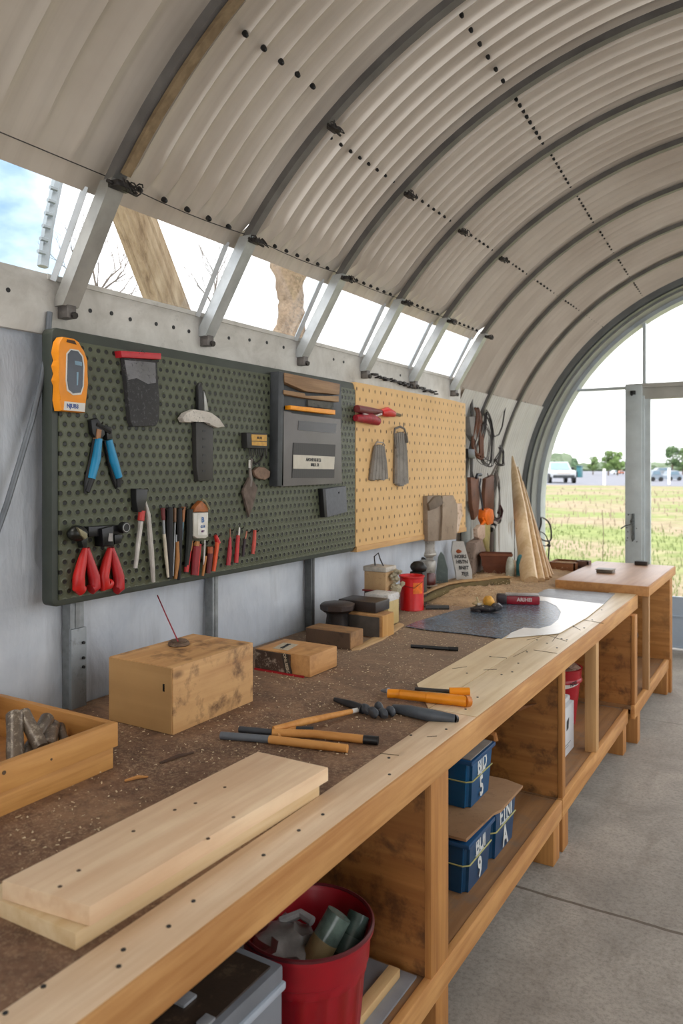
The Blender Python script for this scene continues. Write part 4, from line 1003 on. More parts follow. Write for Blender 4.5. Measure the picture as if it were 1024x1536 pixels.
# dark box on top with printed tin
b = B(); b.box(-1.905, -1.70, 3.13, 3.27, WT + .108, WT + .158, .006); tag(b.obj('black_case', plain('2c2320', .4, .1, .6, 9)), 'dark brown slim case lying on the pale-ended wood block', 'case')
bt = thing('paint_tin', 'tall printed tin with green blob on its label, left of the red can', 'tin', (-1.83, 3.44, WT))
b = B(); b.box(-1.89, -1.755, 3.36, 3.48, WT, WT + .155, .01); b.obj('body', speck('tinb', 'b59a5e', 'c7b07a', '6d5c3a', 25, .5, .5), bt)
b = B(); b.box(-1.891, -1.754, 3.359, 3.481, WT + .115, WT + .157, .01); lb = b.obj('top_band', speck('bandw', 'b8b4ae', 'd2cfca', '2a2a2a', 80, .9, .5), bt)
b = B(); b.blob((-1.80, 3.352, WT + .045), (.03, .012, .045), 2, .1); b.lathe([(.012, 0), (.012, .02)], (-1.80, 3.352, WT + .08), 10); tag(b.obj('green_bottle', plain('6c9670', .3, 0, .2, 20), bt), label='green bottle picture on the tin')
b = B(); b.box(-1.92, -1.885, 3.30, 3.355, WT, WT + .12, .003); b.box(-1.745, -1.735, 3.30, 3.31, WT, WT + .001)
b2 = B(); b2.box(-1.885, -1.845, 3.28, 3.35, WT, WT + .118, .003); b.bm.free(); tag(b2.obj('newspaper_roll', speck('news', 'b6b1a6', 'cdc8bd', '3c3a37', 90, .8, .8)), 'folded printed paper standing between wood block and tall tin', 'paper')
b = B(); p = [px_z(u, v, WT) for u, v in ((527, 976), (560, 958), (598, 936), (606, 939), (575, 960), (540, 975))]
b.prism([(x, y, WT) for x, y in p], [(x, y, WT + .008) for x, y in p], .001); tag(b.obj('wood_strip', wood('c4a272', 'a8855a', 1, 1, knots=0)), 'thin pale wood strip lying before the tins', 'strip')
# tin with cork-coloured wrap and wire
x, y, d = -1.93, 3.62, 0
jr = thing('glue_tin', 'square tin with tan wrap and pale lid behind the stacked cases', 'tin', (x, y, WT))
b = B(); b.box(x - .075, x + .035, y - .06, y + .05, WT, WT + .135, .004); b.obj('lower_box', plain('4a3a32', .6, 0, .3, 20), jr)
b = B(); b.box(x - .075, x + .055, y - .06, y + .05, WT + .135, WT + .235, .006); b.obj('body', speck('corkw', 'b08d62', 'c2a177', '8a6a44', 60, .5, .8), jr)
b = B(); b.box(x - .08, x + .06, y - .065, y + .055, WT + .235, WT + .262, .006); b.obj('lid', plain('c1b9ac', .5, 0, .3, 30), jr)
b = B(); b.tube([(x - .03, y - .02, WT + .262), (x - .035, y - .02, WT + .31), (x - .01, y - .02, WT + .33), (x + .0, y - .02, WT + .30), (x + .02, y - .02, WT + .262)], .004, 6); b.obj('wire_handle', wire_m, jr)
b = B(); b.box(x - .082, x + .07, y - .07, y + .06, WT + .130, WT + .138, .002); b.obj('red_rim', plain('8a2420', .5), jr)
b = B()
for q in range(26):
    b.blob((x + .085 + random.uniform(-.02, .03), y + .0 + random.uniform(-.03, .03), WT + .15 + random.uniform(0, .09)), random.uniform(.008, .015), 1, .3, seed=q)
b.tube([(x + .05, y, WT + .05), (x + .09, y, WT + .16)], .03, 7)
tag(b.obj('rag_bunch', speck('ragm', '9a9078', 'b8ad92', '4f4936', 60, .7, .9)), 'crumpled speckled rag between the tan tin and the red can', 'rag')
# red can
x, y = px_z(615, 917, WT)
rc = thing('paint_can', 'bright red cylindrical can with orange patch standing on the bench', 'can', (x - .02, y + .06, WT)); x, y = x - .02, y + .06
b = B(); b.lathe([(.066, 0), (.068, .004), (.066, .012), (.066, .175), (.069, .178), (.069, .186), (.062, .187), (.06, .172), (.0, .171)], (x, y, WT), 32, cap1=False); b.obj('body', plain('cf1518', .35, 0, .12, 20), rc)
b = B(); b.tube([(x + .069 * math.cos(a), y + .069 * math.sin(a), WT + .185) for a in [q * PI / 12 for q in range(24)]], .004, 6, close=True); b.obj('rim', plain('c9302c', .35, .1, .3, 60), rc)
b = B(); a0 = -1.0
b.grid(lambda i, j: (x + .0668 * math.cos(a0 + .95 * i), y + .0668 * math.sin(a0 + .95 * i), WT + .095 + .06 * j), 8, 2); b.obj('orange_label', plain('e8700f', .4, 0, .3, 40), rc)
b = B(); b.tube([(x + .069, y, WT + .16), (x + .05, y - .07, WT + .13), (x - .03, y - .072, WT + .14)], .0015, 5); b.obj('bail_handle', wire_m, rc)
b = B(); b.blob((x - .03, y + .15, WT + .215), (.05, .04, .035), 2, .2); b.box(x - .07, x + .01, y + .12, y + .18, WT, WT + .19, .004); tag(b.obj('black_tool', plain('22211c', .5, .1, .5, 30)), 'dark lumpy tool standing just behind the red can', 'tool')
# brown glass jar and metal grinder
def st(u, v, z=WT): x, y = px_z(u, v, z); return x, y, dep(x, y) / F
x, y, k = st(641, 888)
jj = thing('glass_jar', 'brown jar with pale metal cap ring right of the red can', 'jar', (x, y, WT))
b = B(); b.lathe([(.055, 0), (.058, .01), (.055, .035), (.06, .042), (.052, .05), (.052, .11), (.045, .125)], (x, y, WT), 24); b.obj('body', plain('5a2620', .25, 0, .4, 20), jj)
b = B(); b.lathe([(.058, .037), (.066, .042), (.058, .05)], (x, y, WT), 24, cap0=False, cap1=False); b.obj('ring', plain('9f8f80', .4, .4), jj)
b = B(); b.lathe([(.046, .125), (.05, .13), (.052, .19), (.046, .20)], (x, y, WT), 20); b.obj('cap', speck('capm', '8d8a82', 'b5b1a8', '3f3c36', 60, .8, .4, .2), jj)
gx, gy = x - .09, y + .14
gd = thing('spray_gun', 'grey and brown grimy machine standing behind the jar', 'machine', (gx, gy, WT))
b = B(); b.lathe([(.06, 0), (.06, .2), (.075, .215), (.078, .235), (.07, .25), (.072, .33), (.055, .37), (.02, .38)], (gx, gy, WT), 20); b.obj('body', speck('grimy', '857f76', 'aba59a', '4b372a', 22, .9, .5, .1), gd)
b = B(); b.cyl((gx + .02, gy - .07, WT + .19), (gx + .04, gy - .10, WT + .19), .022, seg=14); b.obj('nozzle', blackm, gd)
b = B(); b.lathe([(.079, .213), (.083, .222), (.079, .23)], (gx, gy, WT), 20, cap0=False, cap1=False); b.obj('band', plain('b9b3a8', .4, .4), gd)
# dark pointed trowel / plane
x, y, k = st(663, 882)
b = B(); w = .04; q = [(-w, 0), (w * .95, 0), (w * .9, .12), (w * .3, .21), (-.01, .235), (-w * .7, .20), (-w, .1)]
b.prism([(x + a * CS, y + a * SN, WT + c) for a, c in q], [(x + a * CS - .012, y + a * SN + .03, WT + c) for a, c in q], .002)
tag(b.obj('slate_wedge', speck('slate', '55605c', '66716c', '8d9893', 30, .3, .7)), 'tall grey-green pointed slate standing behind the curved wood', 'slate')
x, y, k = st(686, 880)
pbg = thing('printed_bag', 'leaning pale bag with grey print and orange spot behind the slate', 'bag', (x, y + .1, WT))
q = [(-.03, 0), (.07, 0), (.065, .10), (.035, .20), (.01, .29), (-.06, .29), (-.07, .22), (-.045, .1)]
b = B(); b.prism([(x + a * CS, y + .08 + a * SN, WT + c) for a, c in q], [(x + a * CS - .03, y + .13 + a * SN, WT + c) for a, c in q], .008); b.obj('bag_body', speck('bagw', 'b9b6ae', 'd0cdc6', '8d8980', 20, .5, .6), pbg)
b = B(); b.blob((x - .025 * CS, y + .078 - .025 * SN, WT + .225), (.028, .008, .014), 1, .2); b.obj('orange_spot', plain('a8552c', .6), pbg)
for k_, (s_, zz, oo) in enumerate((('NOIRS', .19, -.01), ('HB/7N', .155, .0), ('BNIIT', .115, .012), ('7EJE', .075, .02))):
    text(s_, .034, (x + oo * CS, y + .077 + oo * SN, WT + zz), (CS, SN, 0), (-.1, 0, 1), plain('2c2c2b', .6), pbg, sx=.8)
b = B(); x2, y2, k = st(697, 884); b.tube([(x2 - .05, y2 - .02, WT + .028), (x2 + .03, y2 + .01, WT + .03)], [.026, .028], 12); r = tag(b.obj('wood_stub', wood('9d7a54', '7c5a38', 0, 1, knots=0)), 'short round wood stub with black end below the printed bag', 'wood')
b = B(); b.tube([(x2 + .032, y2 + .011, WT + .03), (x2 + .06, y2 + .02, WT + .032)], [.03, .026], 12); b.obj('black_end', blackm, r)
# sawdust heap
def heap(u0, u1, v0, v1): pass
hm = speck('shavings', '9c7f5e', 'b99a74', '5f472f', 70, .8, .9, th=.5)
b = B()
def hp(i, j):
    x = -2.2 + .95 * i; y = 4.05 + 2.05 * j
    e = min(1, 5 * i, 5 * (1 - i), 6 * j, 6 * (1 - j))
    h = e * (.03 + .028 * noise.noise(Vector((x * 4, y * 3, 0))) + .012 * noise.noise(Vector((x * 30, y * 30, 3))))
    if x > -1.75: h *= max(0, 1 - (x + 1.75) / .45)
    return (x, y, WT + .001 + max(0, h) - (.004 if h <= 0.0005 else 0))
b.grid(hp, 70, 110)
tag(b.obj('sawdust_heap', hm), 'pale heap of sawdust and shavings at the far end of the bench', 'sawdust', kind='stuff')
b = B(); rn = random.Random(3)
for q in range(5200):
    if q < 3600: y = rn.uniform(.9, 6.1); x = rn.uniform(-2.0, -1.06 if y < 4.9 else -1.45)
    else: y = min(6.0, max(1.5, rn.gauss(4.9, .7))); x = rn.uniform(-2.1, -1.5)
    zt = WT + (.002 if q < 3600 or y < 4.1 else .02 + rn.uniform(0, .03))
    if y < 1.6 and x > -1.3: continue
    if x > -1.21 and y > 2.2: continue
    s_ = rn.uniform(.001, .0036); a = rn.uniform(0, 6.28); l = s_ * rn.uniform(1, 3.2)
    ca, sa = math.cos(a), math.sin(a)
    vs = [b.bm.verts.new((x + l * ca * i - s_ * sa * j, y + l * sa * i + s_ * ca * j, zt + rn.uniform(0, .0035))) for i, j in ((-.5, -.5), (.5, -.5), (.5, .5), (-.5, .5))]
    b.bm.faces.new(vs)
tag(b.obj('wood_chips', plain('d8c3a0', .8, 0, .2, 30), solid=.0008), 'scattered pale wood chips over the brown bench surface', 'wood chips', kind='stuff')
# slivers
for (u0, v0, u1, v1, lab, m) in ((187, 1173, 222, 1167, 'small orange wood splinter beside the crate on the bench', 'c48a4c'), (240, 1146, 290, 1130, 'thin dark curled splinter in the middle of the bare bench', '4c3526')):
    x0, y0 = px_z(u0, v0, WT); x1, y1 = px_z(u1, v1, WT)
    b = B(); b.tube([(x0, y0, WT + .003), ((x0 + x1) / 2, (y0 + y1) / 2 + .004, WT + .006), (x1, y1, WT + .003)], [.003, .005, .002], 6); tag(b.obj('splinter', plain(m, .7)), lab, 'splinter')
# ---- rods near the middle : dowels with grey ends
def rod(name, lab, cat, parts, z=WT):
    u, v = parts[0][1][0][:2]; x, y = px_z(u, v, z); r = thing(name, lab, cat, (x, y, z))
    for nm, pts, rad, m in parts:
        rr = rad if isinstance(rad, list) else [rad] * len(pts)
        b = B(); P = []
        for (p, r_) in zip(pts, rr):
            zz = z + (p[2] if len(p) > 2 else 0) + r_; X, Y = px_z(p[0], p[1], zz); P.append((X, Y, zz))
        b.tube(P, rr, 14); b.obj(nm, m, r)
    return r
dw = wood('d79a52', 'ba7a36', 0, 1, knots=0); gyh = plain('5f646a', .5, 0, .12, 20)
rod('dowel', 'front wooden dowel with long grey sleeve lying on the bench', 'dowel', [('grey_sleeve', [(331, 1103), (405, 1109)], .011, gyh), ('wood_shaft', [(404, 1109), (470, 1117), (521, 1123)], [.0115, .012, .0115], dw)])
rod('dowel', 'wooden dowel with black rubber tip pointing right', 'dowel', [('grey_sleeve', [(359, 1094), (408, 1099)], .010, plain('3a3d42', .5)), ('wood_shaft', [(408, 1099, .004), (470, 1101), (546, 1109)], [.011, .012, .012], dw), ('rubber_tip', [(545, 1109), (567, 1111)], .0125, blackm)])
rod('dowel', 'wooden dowel crossing over the others towards the grey glove', 'dowel', [('wood_shaft', [(410, 1094, .012), (450, 1084, .014), (527, 1067, .006)], [.009, .011, .008], dw), ('white_tip', [(527, 1067, .006), (545, 1063, .004)], [.008, .006], white)])
rod('dowel', 'short black-ended dowel under the crossing point', 'dowel', [('wood_shaft', [(415, 1103, .0), (445, 1094, .003)], .010, dw), ('rubber_tip', [(444, 1095, .003), (470, 1095, .003)], .0105, plain('26272a', .5))])
# grey shears with glove-like hinge
r = rod('garden_shears', 'large grey-handled shears lying across onto the pale edge board', 'shears', [('front_blade', [(502, 1049), (525, 1056), (545, 1064)], [.007, .012, .015], plain('2c2d30', .5)),
    ('handle', [(590, 1062), (612, 1066), (645, 1073), (682, 1078)], [.012, .018, .019, .013], plain('4b5158', .45)), ('handle_end', [(681, 1078), (685, 1078.5)], [.0135, .011], blackm)])
b = B(); kn = plain('42464c', .45, 0, .25, 25)
for q, (u, v, a, bb) in enumerate(((548, 1065, .03, .020), (560, 1070, .026, .021), (574, 1071, .024, .023), (586, 1068, .022, .018), (568, 1062, .04, .016))):
    x, y = px_z(u, v, WT + .015); b.blob((x, y, WT + .018), (.0135, .030 - .002 * q, .017), 2, .18, seed=q, M=Matrix.Rotation(PSI + .45, 3, 'Z'))
b.obj('hinge_knuckles', kn, r)
# orange tubes
r = rod('chalk_gun', 'orange-yellow ribbed tool tube with grey nozzle on the edge board', 'tool', [('nozzle', [(572, 1036), (583, 1036.5)], [.004, .011], plain('7c7f84', .4, .3)),
    ('tube_body', [(581, 1040), (600, 1041), (601, 1041.5), (640, 1046), (641, 1046), (700, 1052)], [.0155, .0155, .0165, .0165, .0175, .018], orange), ('end_cap', [(697, 1052), (704, 1052)], [.0195, .017], plain('c8741a', .5, 0, .3, 30))], WT + .004)
rod('dark_stick', 'thin dark stick tucked behind the orange tool tube', 'stick', [('stick_shaft', [(622, 1033), (676, 1037)], .006, plain('3d3b3a', .6)), ('orange_cap', [(674, 1037), (704, 1037)], .013, orange)], WT + .004)
rod('marker_pen', 'black marker pen lying alone mid-bench', 'pen', [('barrel', [(616, 969), (672, 973)], .008, plain('17181b', .4)), ('cap', [(672, 973), (687, 973.5)], .009, blackm)])
rod('iron_rod', 'dark thin rod lying right of the red can', 'rod', [('shaft', [(612, 907), (640, 910)], .004, wire_m), ('grip', [(638, 911), (673, 911)], .012, plain('3b3d3d', .5))])
# curved mossy wood
P = [(628, 912), (650, 900), (668, 893), (690, 889), (720, 886), (745, 882), (764, 882)]
b = B(); pp = []
for k_, (u, v) in enumerate(P): x, y = px_z(u, v, WT); pp.append((x, y, WT + .03))
b.tube(pp, [.012, .026, .034, .036, .04, .042, .03], 10); 
for v_ in b.bm.verts: v_.co += Vector((1, 1, 1)) * .006 * noise.noise(v_.co * 30)
r = tag(b.obj('driftwood', speck('mossy', '4f3c24', '66592f', '2c2214', 22, .7, .9)), 'curved mossy bark-edged log slab before the sawdust heap', 'wood')
b = B(); b.tube([(x, y + .015, z + .038) for x, y, z in pp], [.01, .02, .022, .024, .028, .03, .02], 8, flat=.4); b.obj('top_face', wood('ad8a5c', '8f6c42', 0, 1, knots=0), r)
# dark sheet, white sheet painted as glare
def sheet(name, lab, cat, pts, z0, z1, m):
    P = [px_z(u, v, z1) for u, v in pts]
    b = B(); b.prism([(x, y, z0) for x, y in P], [(x, y, z1) for x, y in P]); return tag(b.obj(name, m, smooth=False), lab, cat)
sm = speck('slate_sheet', '444e5a', '5f6c7c', 'a3adb9', 60, .65, .25, 0, th=.5)
sheet('rubber_mat', 'dark blue-grey speckled mat lying on the bench', 'mat', [(608, 939), (625, 932), (680, 916), (720, 908), (790, 897), (822, 900), (838, 908), (844, 918), (840, 930), (828, 940), (808, 944), (785, 943), (768, 947), (752, 957), (700, 950), (640, 944)], WT + .0042, WT + .0075, sm)
sheet('paint_sheet', 'white sheet painting bright glare on the far part of the bench', 'sheet', [(800, 893), (905, 906), (880, 926), (838, 950), (758, 957), (766, 949), (785, 941.5), (808, 942.5), (826, 938), (837, 929), (841, 918), (834, 909), (820, 902), (795, 899)], WT + .0078, WT + .0088, plain('f4f3ef', .25, 0, .04, 30))  # bright white stands in for window glare on the bench top
sheet('rubber_mat', 'narrow grey speckled mat between the white sheet and the raised table', 'mat', [(798, 882), (840, 884), (922, 890), (905, 906), (802, 893)], WT + .0042, WT + .0075, speck('gsheet', '6f7378', '8d9298', 'b5bac0', 80, .7, .4))
x, y = px_z(728, 918, WT + .01)
r = thing('toy_robot', 'small clutter lump with yellow top and black base on the dark mat', 'gadget', (x, y, WT + .0075))
b = B(); b.blob((x, y + .02, WT + .028), (.075, .05, .02), 2, .35, 4, seed=3); b.box(x - .08, x - .02, y - .02, y + .03, WT + .008, WT + .03, .004); b.obj('base', speck('clut', '1c1c1f', '3a3335', 'b8b0ac', 60, .8, .4), r)
b = B(); b.blob((x + .01, y + .02, WT + .065), (.032, .03, .032), 2, .15); b.obj('yellow_top', plain('d9a03c', .5, 0, .35, 40), r)
b = B(); b.blob((x - .045, y + .02, WT + .048), (.04, .03, .012), 2, .3, seed=9); b.tube([(x - .04, y + .01, WT + .05), (x - .055, y + .01, WT + .085)], .006, 6); b.obj('pale_scrap', plain('c9b68c', .6, 0, .3, 40), r)
b = B(); rg = random.Random(5)
for q in range(22):
    a = rg.uniform(0, 6.28); X_, Y_ = x + .06 * math.cos(a) * rg.random(), y + .02 + .04 * math.sin(a) * rg.random(); e_ = rg.uniform(.006, .014)
    b.box(-e_, e_, -e_ * .5, e_ * .5, -e_ * .5, e_ * .5, .001, Matrix.Translation((X_, Y_, WT + rg.uniform(.035, .052))) @ Matrix.Rotation(a, 4, 'Z') @ Matrix.Rotation(rg.uniform(-.8, .8), 4, 'X'))
b.obj('pale_fragments', speck('frag', 'a39a90', 'd3ccc0', '2a2628', 60, .8, .5), r)
b = B(); b.blob((x + .055, y + .02, WT + .04), (.035, .03, .022), 2, .4, 4, seed=12); b.obj('dark_cluster', speck('clut2', '2b2a2d', '4c474a', 'cfc8c2', 90, .9, .4), r)
x, y = px_z(776, 906, WT + .01)
r = thing('tool_case', 'red case with black end and pale top lying on the dark mat', 'case', (x, y, WT + .0075))
M_ = Matrix.Translation((x, y + .02, WT + .008)) @ Matrix.Rotation(math.radians(22), 4, 'Z')
b = B(); b.box(-.07, .115, -.03, .03, 0, .05, .01, M_); b.obj('body', plain('8f1026', .35, 0, .35, 25), r)
b = B(); b.box(-.125, -.065, -.032, .032, 0, .055, .014, M_); b.obj('black_end', plain('2d2128', .4, 0, .4, 30), r)
b = B(); b.box(-.075, .11, -.034, .026, .050, .06, .004, M_); b.obj('pale_top', speck('ptop', '8f8885', 'bdb7b3', '4d3a3e', 50, .6, .5), r)
tc_ = M_ @ Vector((.03, -.0305, .028)); xd = M_.to_3x3() @ Vector((1, 0, 0))
text('ARIHEI', .028, tc_, xd, (0, 0, 1), plain('d0c3bf', .5), r)
# ---- terracotta bin, teal bottle
x, y = px_z(740, 862, WT + .02)
r = thing('clay_planter', 'brown tapered bin standing against the wall under the hanging ropes', 'bin', (x, y, WT + .02))
M_ = Matrix.Translation((x, y + .06, WT + .02)) @ Matrix.Rotation(math.radians(20), 4, 'Z')
b = B(); lo = [(-.085, -.05), (.085, -.05), (.085, .05), (-.085, .05)]; hi = [(-.115, -.07), (.11, -.07), (.11, .07), (-.115, .07)]
vl = [b.bm.verts.new(M_ @ Vector((a, c, 0))) for a, c in lo]; vh = [b.bm.verts.new(M_ @ Vector((a, c, .15))) for a, c in hi]; vi = [b.bm.verts.new(M_ @ Vector((a * .93, c * .9, .15))) for a, c in hi]; vj = [b.bm.verts.new(M_ @ Vector((a * .9, c * .85, .06))) for a, c in hi]
b.bm.faces.new(vl)
for A_, D_ in ((vl, vh), (vh, vi), (vi, vj)):
    for q in range(4): b.bm.faces.new((A_[q], A_[(q + 1) % 4], D_[(q + 1) % 4], D_[q]))
b.bm.faces.new(vj); b.obj('body', plain('6b3a22', .7, 0, .2, 20), r, smooth=False)
b = B(); b.box(-.118, .113, -.073, -.068, .135, .152, 0, M_); b.obj('rim', plain('7c482c', .7), r)
x, y = px_z(770, 868, WT + .01)
r = thing('spray_bottle', 'small clear and teal bottle between the brown bin and the leaning boards', 'bottle', (x, y, WT + .01))
b = B(); b.lathe([(.02, 0), (.03, .01), (.031, .08), (.022, .13), (.012, .15)], (x - .025, y, WT + .01), 14); b.obj('clear_body', plain('a8a99a', .2, 0, .3, 30), r)
b = B(); b.lathe([(.02, 0), (.028, .01), (.028, .11), (.018, .15), (.008, .165)], (x + .03, y + .05, WT + .01), 14); b.obj('teal_body', plain('2f6a70', .35, 0, .3, 30), r)
b = B(); b.tube([(x + .0, y + .02, WT + .14), (x + .0, y + .02, WT + .42)], .002, 5); b.obj('nozzle_cord', wire_m, r)
# leaning boards
tops = [(768, 685), (776, 700), (784, 722), (790, 745), (795, 775)]
bots = [(794, 876), (810, 874), (818, 872), (823, 870), (827, 866)]
wds = [.07, .042, .034, .03, .024]
for k, (tp, bt_, wd) in enumerate(zip(tops, bots, wds)):
    x0, y0 = px_z(bt_[0], bt_[1], WT); ty, tz = px_x(tp[0], tp[1], -2.12 + .03 * k); tx = -2.12 + .03 * k
    b = B(); M0 = Vector((x0, y0, WT + .004)); M1 = Vector((tx, ty, tz))
    b.tube([M0, M0.lerp(M1, .5), M0.lerp(M1, .85), M1], [wd, wd * .86, wd * .5, wd * .12], 12, flat=.7, up=(.3, 1, 0))
    tag(b.obj('leaning_board', wood(['e2c8a2', 'dcc09a', 'cfae84', 'c8a578', 'd2b288'][k], ['c9a87a', 'c29f72', 'b28b5e', 'ab8355', 'b98f62'][k], 2, .8, knots=0)),
        ['widest and tallest pale tapered board leaning on the wall', 'second tapered board from the left in the leaning bundle', 'third tapered board from the left in the leaning bundle', 'fourth tapered board from the left in the leaning bundle', 'rightmost shortest tapered board of the leaning bundle'][k], 'board', 'tapered boards leaning by the end arch')
# wire hoop beside
x, y = px_z(824, 862, WT)
b = B()
def loop(cu, cv, ru, rv, X, n=20, rot=0):
    out = []
    for q in range(n):
        a = q * 2 * PI / n; du, dv = ru * math.cos(a), rv * math.sin(a)
        du, dv = du * math.cos(rot) - dv * math.sin(rot), du * math.sin(rot) + dv * math.cos(rot)
        Y_, Z_ = px_x(cu + du, cv + dv, X + .01 * math.sin(a * 3)); out.append((X + .012 * math.sin(a * 2), Y_, Z_))
    return out
XH = -2.02
b.tube(loop(817, 794, 9, 18, XH, rot=-.2), .008, 6, close=True); b.tube(loop(814, 808, 6, 12, XH, rot=-.5), .005, 6, close=True)
b.tube([(XH, *px_x(824, 812, XH)), (XH, *px_x(822, 840, XH)), (XH, *px_x(822, 864, XH))], .007, 6); b.blob((XH, *px_x(823, 818, XH)), .02, 1, .3)
tag(b.obj('wire_hoop', wire_m), 'dark twisted wire hoop standing right of the leaning boards', 'hoop')
# small wooden trays near the raised table
def tray(name, lab, u, v, w, d_, h, m, z=WT):
    x, y = px_z(u, v, z); r = thing(name, lab, 'tray', (x, y, z))
    b = B(); b.box(x - w, x + w, y, y + .012, z, z + h, .001); b.box(x - w, x + w, y + d_, y + d_ + .012, z, z + h, .001); b.box(x - w, x - w + .012, y, y + d_, z, z + h); b.box(x + w - .012, x + w, y, y + d_, z, z + h); b.box(x - w, x + w, y, y + d_, z, z + .01); b.obj('tray_body', m, r)
    b = B(); b.grid(lambda i, j: (x - w + .012 + (2 * w - .024) * i, y + .012 + (d_ - .02) * j, z + h * .8 + .012 * noise.noise(Vector((i * 6, j * 6, u)))), 10, 10); tag(b.obj('contents', hm, r), kind='stuff')
    return r
tray('wooden_tray', 'brown tray of shavings on the bench left of the raised table', 842, 858, .10, .22, .07, wood('8c5a34', '6b4224', 0, 1, knots=0))
tray('wooden_tray', 'tiny dark brown tray touching the raised table back left corner', 873, 852, .045, .08, .05, wood('6d4a38', '523527', 0, 1, knots=0), WT + .03)
x, y = px_z(907, 860, .915)
r = thing('glass_dish', 'flat clear rectangular dish on the raised table', 'dish', (x, y, .915))
b = B(); b.box(x - .06, x + .05, y, y + .09, .9155, .935, .006); b.obj('dish_body', plain('5f5548', .4, 0, .3, 30), r); b = B(); b.box(x - .065, x + .055, y - .005, y + .095, .935, .941, .002); b.obj('rim', plain('7d7364', .45), r)
x, y = px_z(962, 848, .915)
b = B(); b.box(x - .05, x + .04, y - .01, y + .05, .9155, .945, .004); tag(b.obj('black_block', plain('2a221e', .5)), 'small black block at the back edge of the raised table', 'block')
# ============================================================ under the bench
redp = plain('9c0e1e', .35, 0, .15, 15)
# big red ribbed bin
x, y, zb = -1.065, 1.60, .238
r = thing('waste_bin', 'big red ribbed round bin on the nearest shelf, filled with scrap', 'bin', (x, y, zb))
b = B(); n = 64; prof = [(.128, 0), (.132, .01), (.146, .17), (.150, .175), (.150, .195), (.156, .20), (.160, .262), (.168, .266), (.168, .276), (.160, .277), (.154, .265), (.130, .03), (0.001, .03)]
rings = []
for r_, z in prof:
    rings.append([b.bm.verts.new((x + (r_ - (.003 if .01 <= z <= .171 and r_ < .147 and (k // 2) % 2 else 0)) * math.cos(k * 2 * PI / n), y + (r_ - (.003 if .01 <= z <= .171 and r_ < .147 and (k // 2) % 2 else 0)) * math.sin(k * 2 * PI / n), zb + z)) for k in range(n)])
for A_, D_ in zip(rings, rings[1:]):
    for k in range(n): b.bm.faces.new((A_[k], A_[(k + 1) % n], D_[(k + 1) % n], D_[k]))
b.bm.faces.new(rings[0][::-1]); b.obj('bin_body', redp, r)
b = B(); b.tube([(x + .1645 * math.cos(a), y + .1645 * math.sin(a), zb + .277) for a in [q * PI / 24 for q in range(48)]], .0055, 6, close=True); b.obj('rim', plain('5a1a20', .4), r)
def jarx(c, d_, rad, L, name, lab, m, mb):
    o = thing(name, lab, 'jar', c); d_ = Vector(d_).normalized(); c = Vector(c)
    b = B(); b.tube([c, c + d_ * L * .3, c + d_ * L * .55], [rad * .95, rad, rad], 14); b.obj('jar_body', m, o)
    b = B(); b.tube([c + d_ * L * .3, c + d_ * L * .62], [rad * 1.02, rad * 1.02], 14); b.obj('label_band', mb, o)
    b = B(); b.tube([c + d_ * L * .62, c + d_ * L], [rad, rad * .98], 14); b.obj('jar_top', m, o)
gj = plain('5f6f66', .2, 0, .4, 30)
jarx((x + .02, y - .05, zb + .16), (.2, .3, .5), .034, .17, 'glass_jar', 'greenish glass jar with tan band leaning in the red bin', gj, plain('8a7852', .6))
jarx((x + .09, y + .0, zb + .17), (.05, .4, .5), .03, .14, 'glass_jar', 'dark green glass jar at the right inside the red bin', plain('3c4a45', .2, 0, .5, 30), plain('3e4c46', .3))
b = B(); b.blob((x - .05, y - .02, zb + .2), (.085, .09, .05), 3, .4, 3); tag(b.obj('plastic_bag', plain('7a7672', .3, 0, .4, 20)), 'crumpled grey plastic bag in the red bin', 'bag')
b = B(); b.tube([(x - .09, y + .01, zb + .24), (x - .05, y + .045, zb + .255), (x - .01, y + .04, zb + .25)], .012, 8); tag(b.obj('clear_tube', plain('a7a7a6', .25)), 'pale clear tube lying on the bag in the red bin', 'tube')
# grey case with dark lid
r = thing('storage_case', 'light grey storage case with dirty black lid in front of the red bin', 'case', (-1.15, 1.17, .238))
b = B(); b.box(-1.36, -.985, .95, 1.385, .238, .50, .012); b.obj('case_body', plain('7d8289', .45, 0, .1, 6), r)
b = B(); b.box(-1.365, -.98, .945, 1.39, .495, .512, .004); b.obj('case_rim', plain('a8b2bd', .4, 0, .1, 6), r)
b = B(); b.box(-1.36, -.985, .95, 1.385, .512, .55, .006); b.obj('lid', plain('70747a', .5, 0, .2, 9), r)
b = B(); b.box(-1.345, -1.0, .96, 1.36, .55, .556, .003); ld = b.obj('lid_inset', speck('lidd', '1f1b18', '3b2f26', '6d5c48', 18, .5, .4), r)
b = B(); b.box(-1.02, -.995, 1.14, 1.17, .556, .562, .002); b.box(-1.10, -1.07, 1.16, 1.20, .556, .563, .003); b.obj('lid_catch', plain('8d9094', .4), ld)
text('Y', .06, (-.9845, 1.32, .40), (0, 1, 0), (0, 0, 1), dark, r)
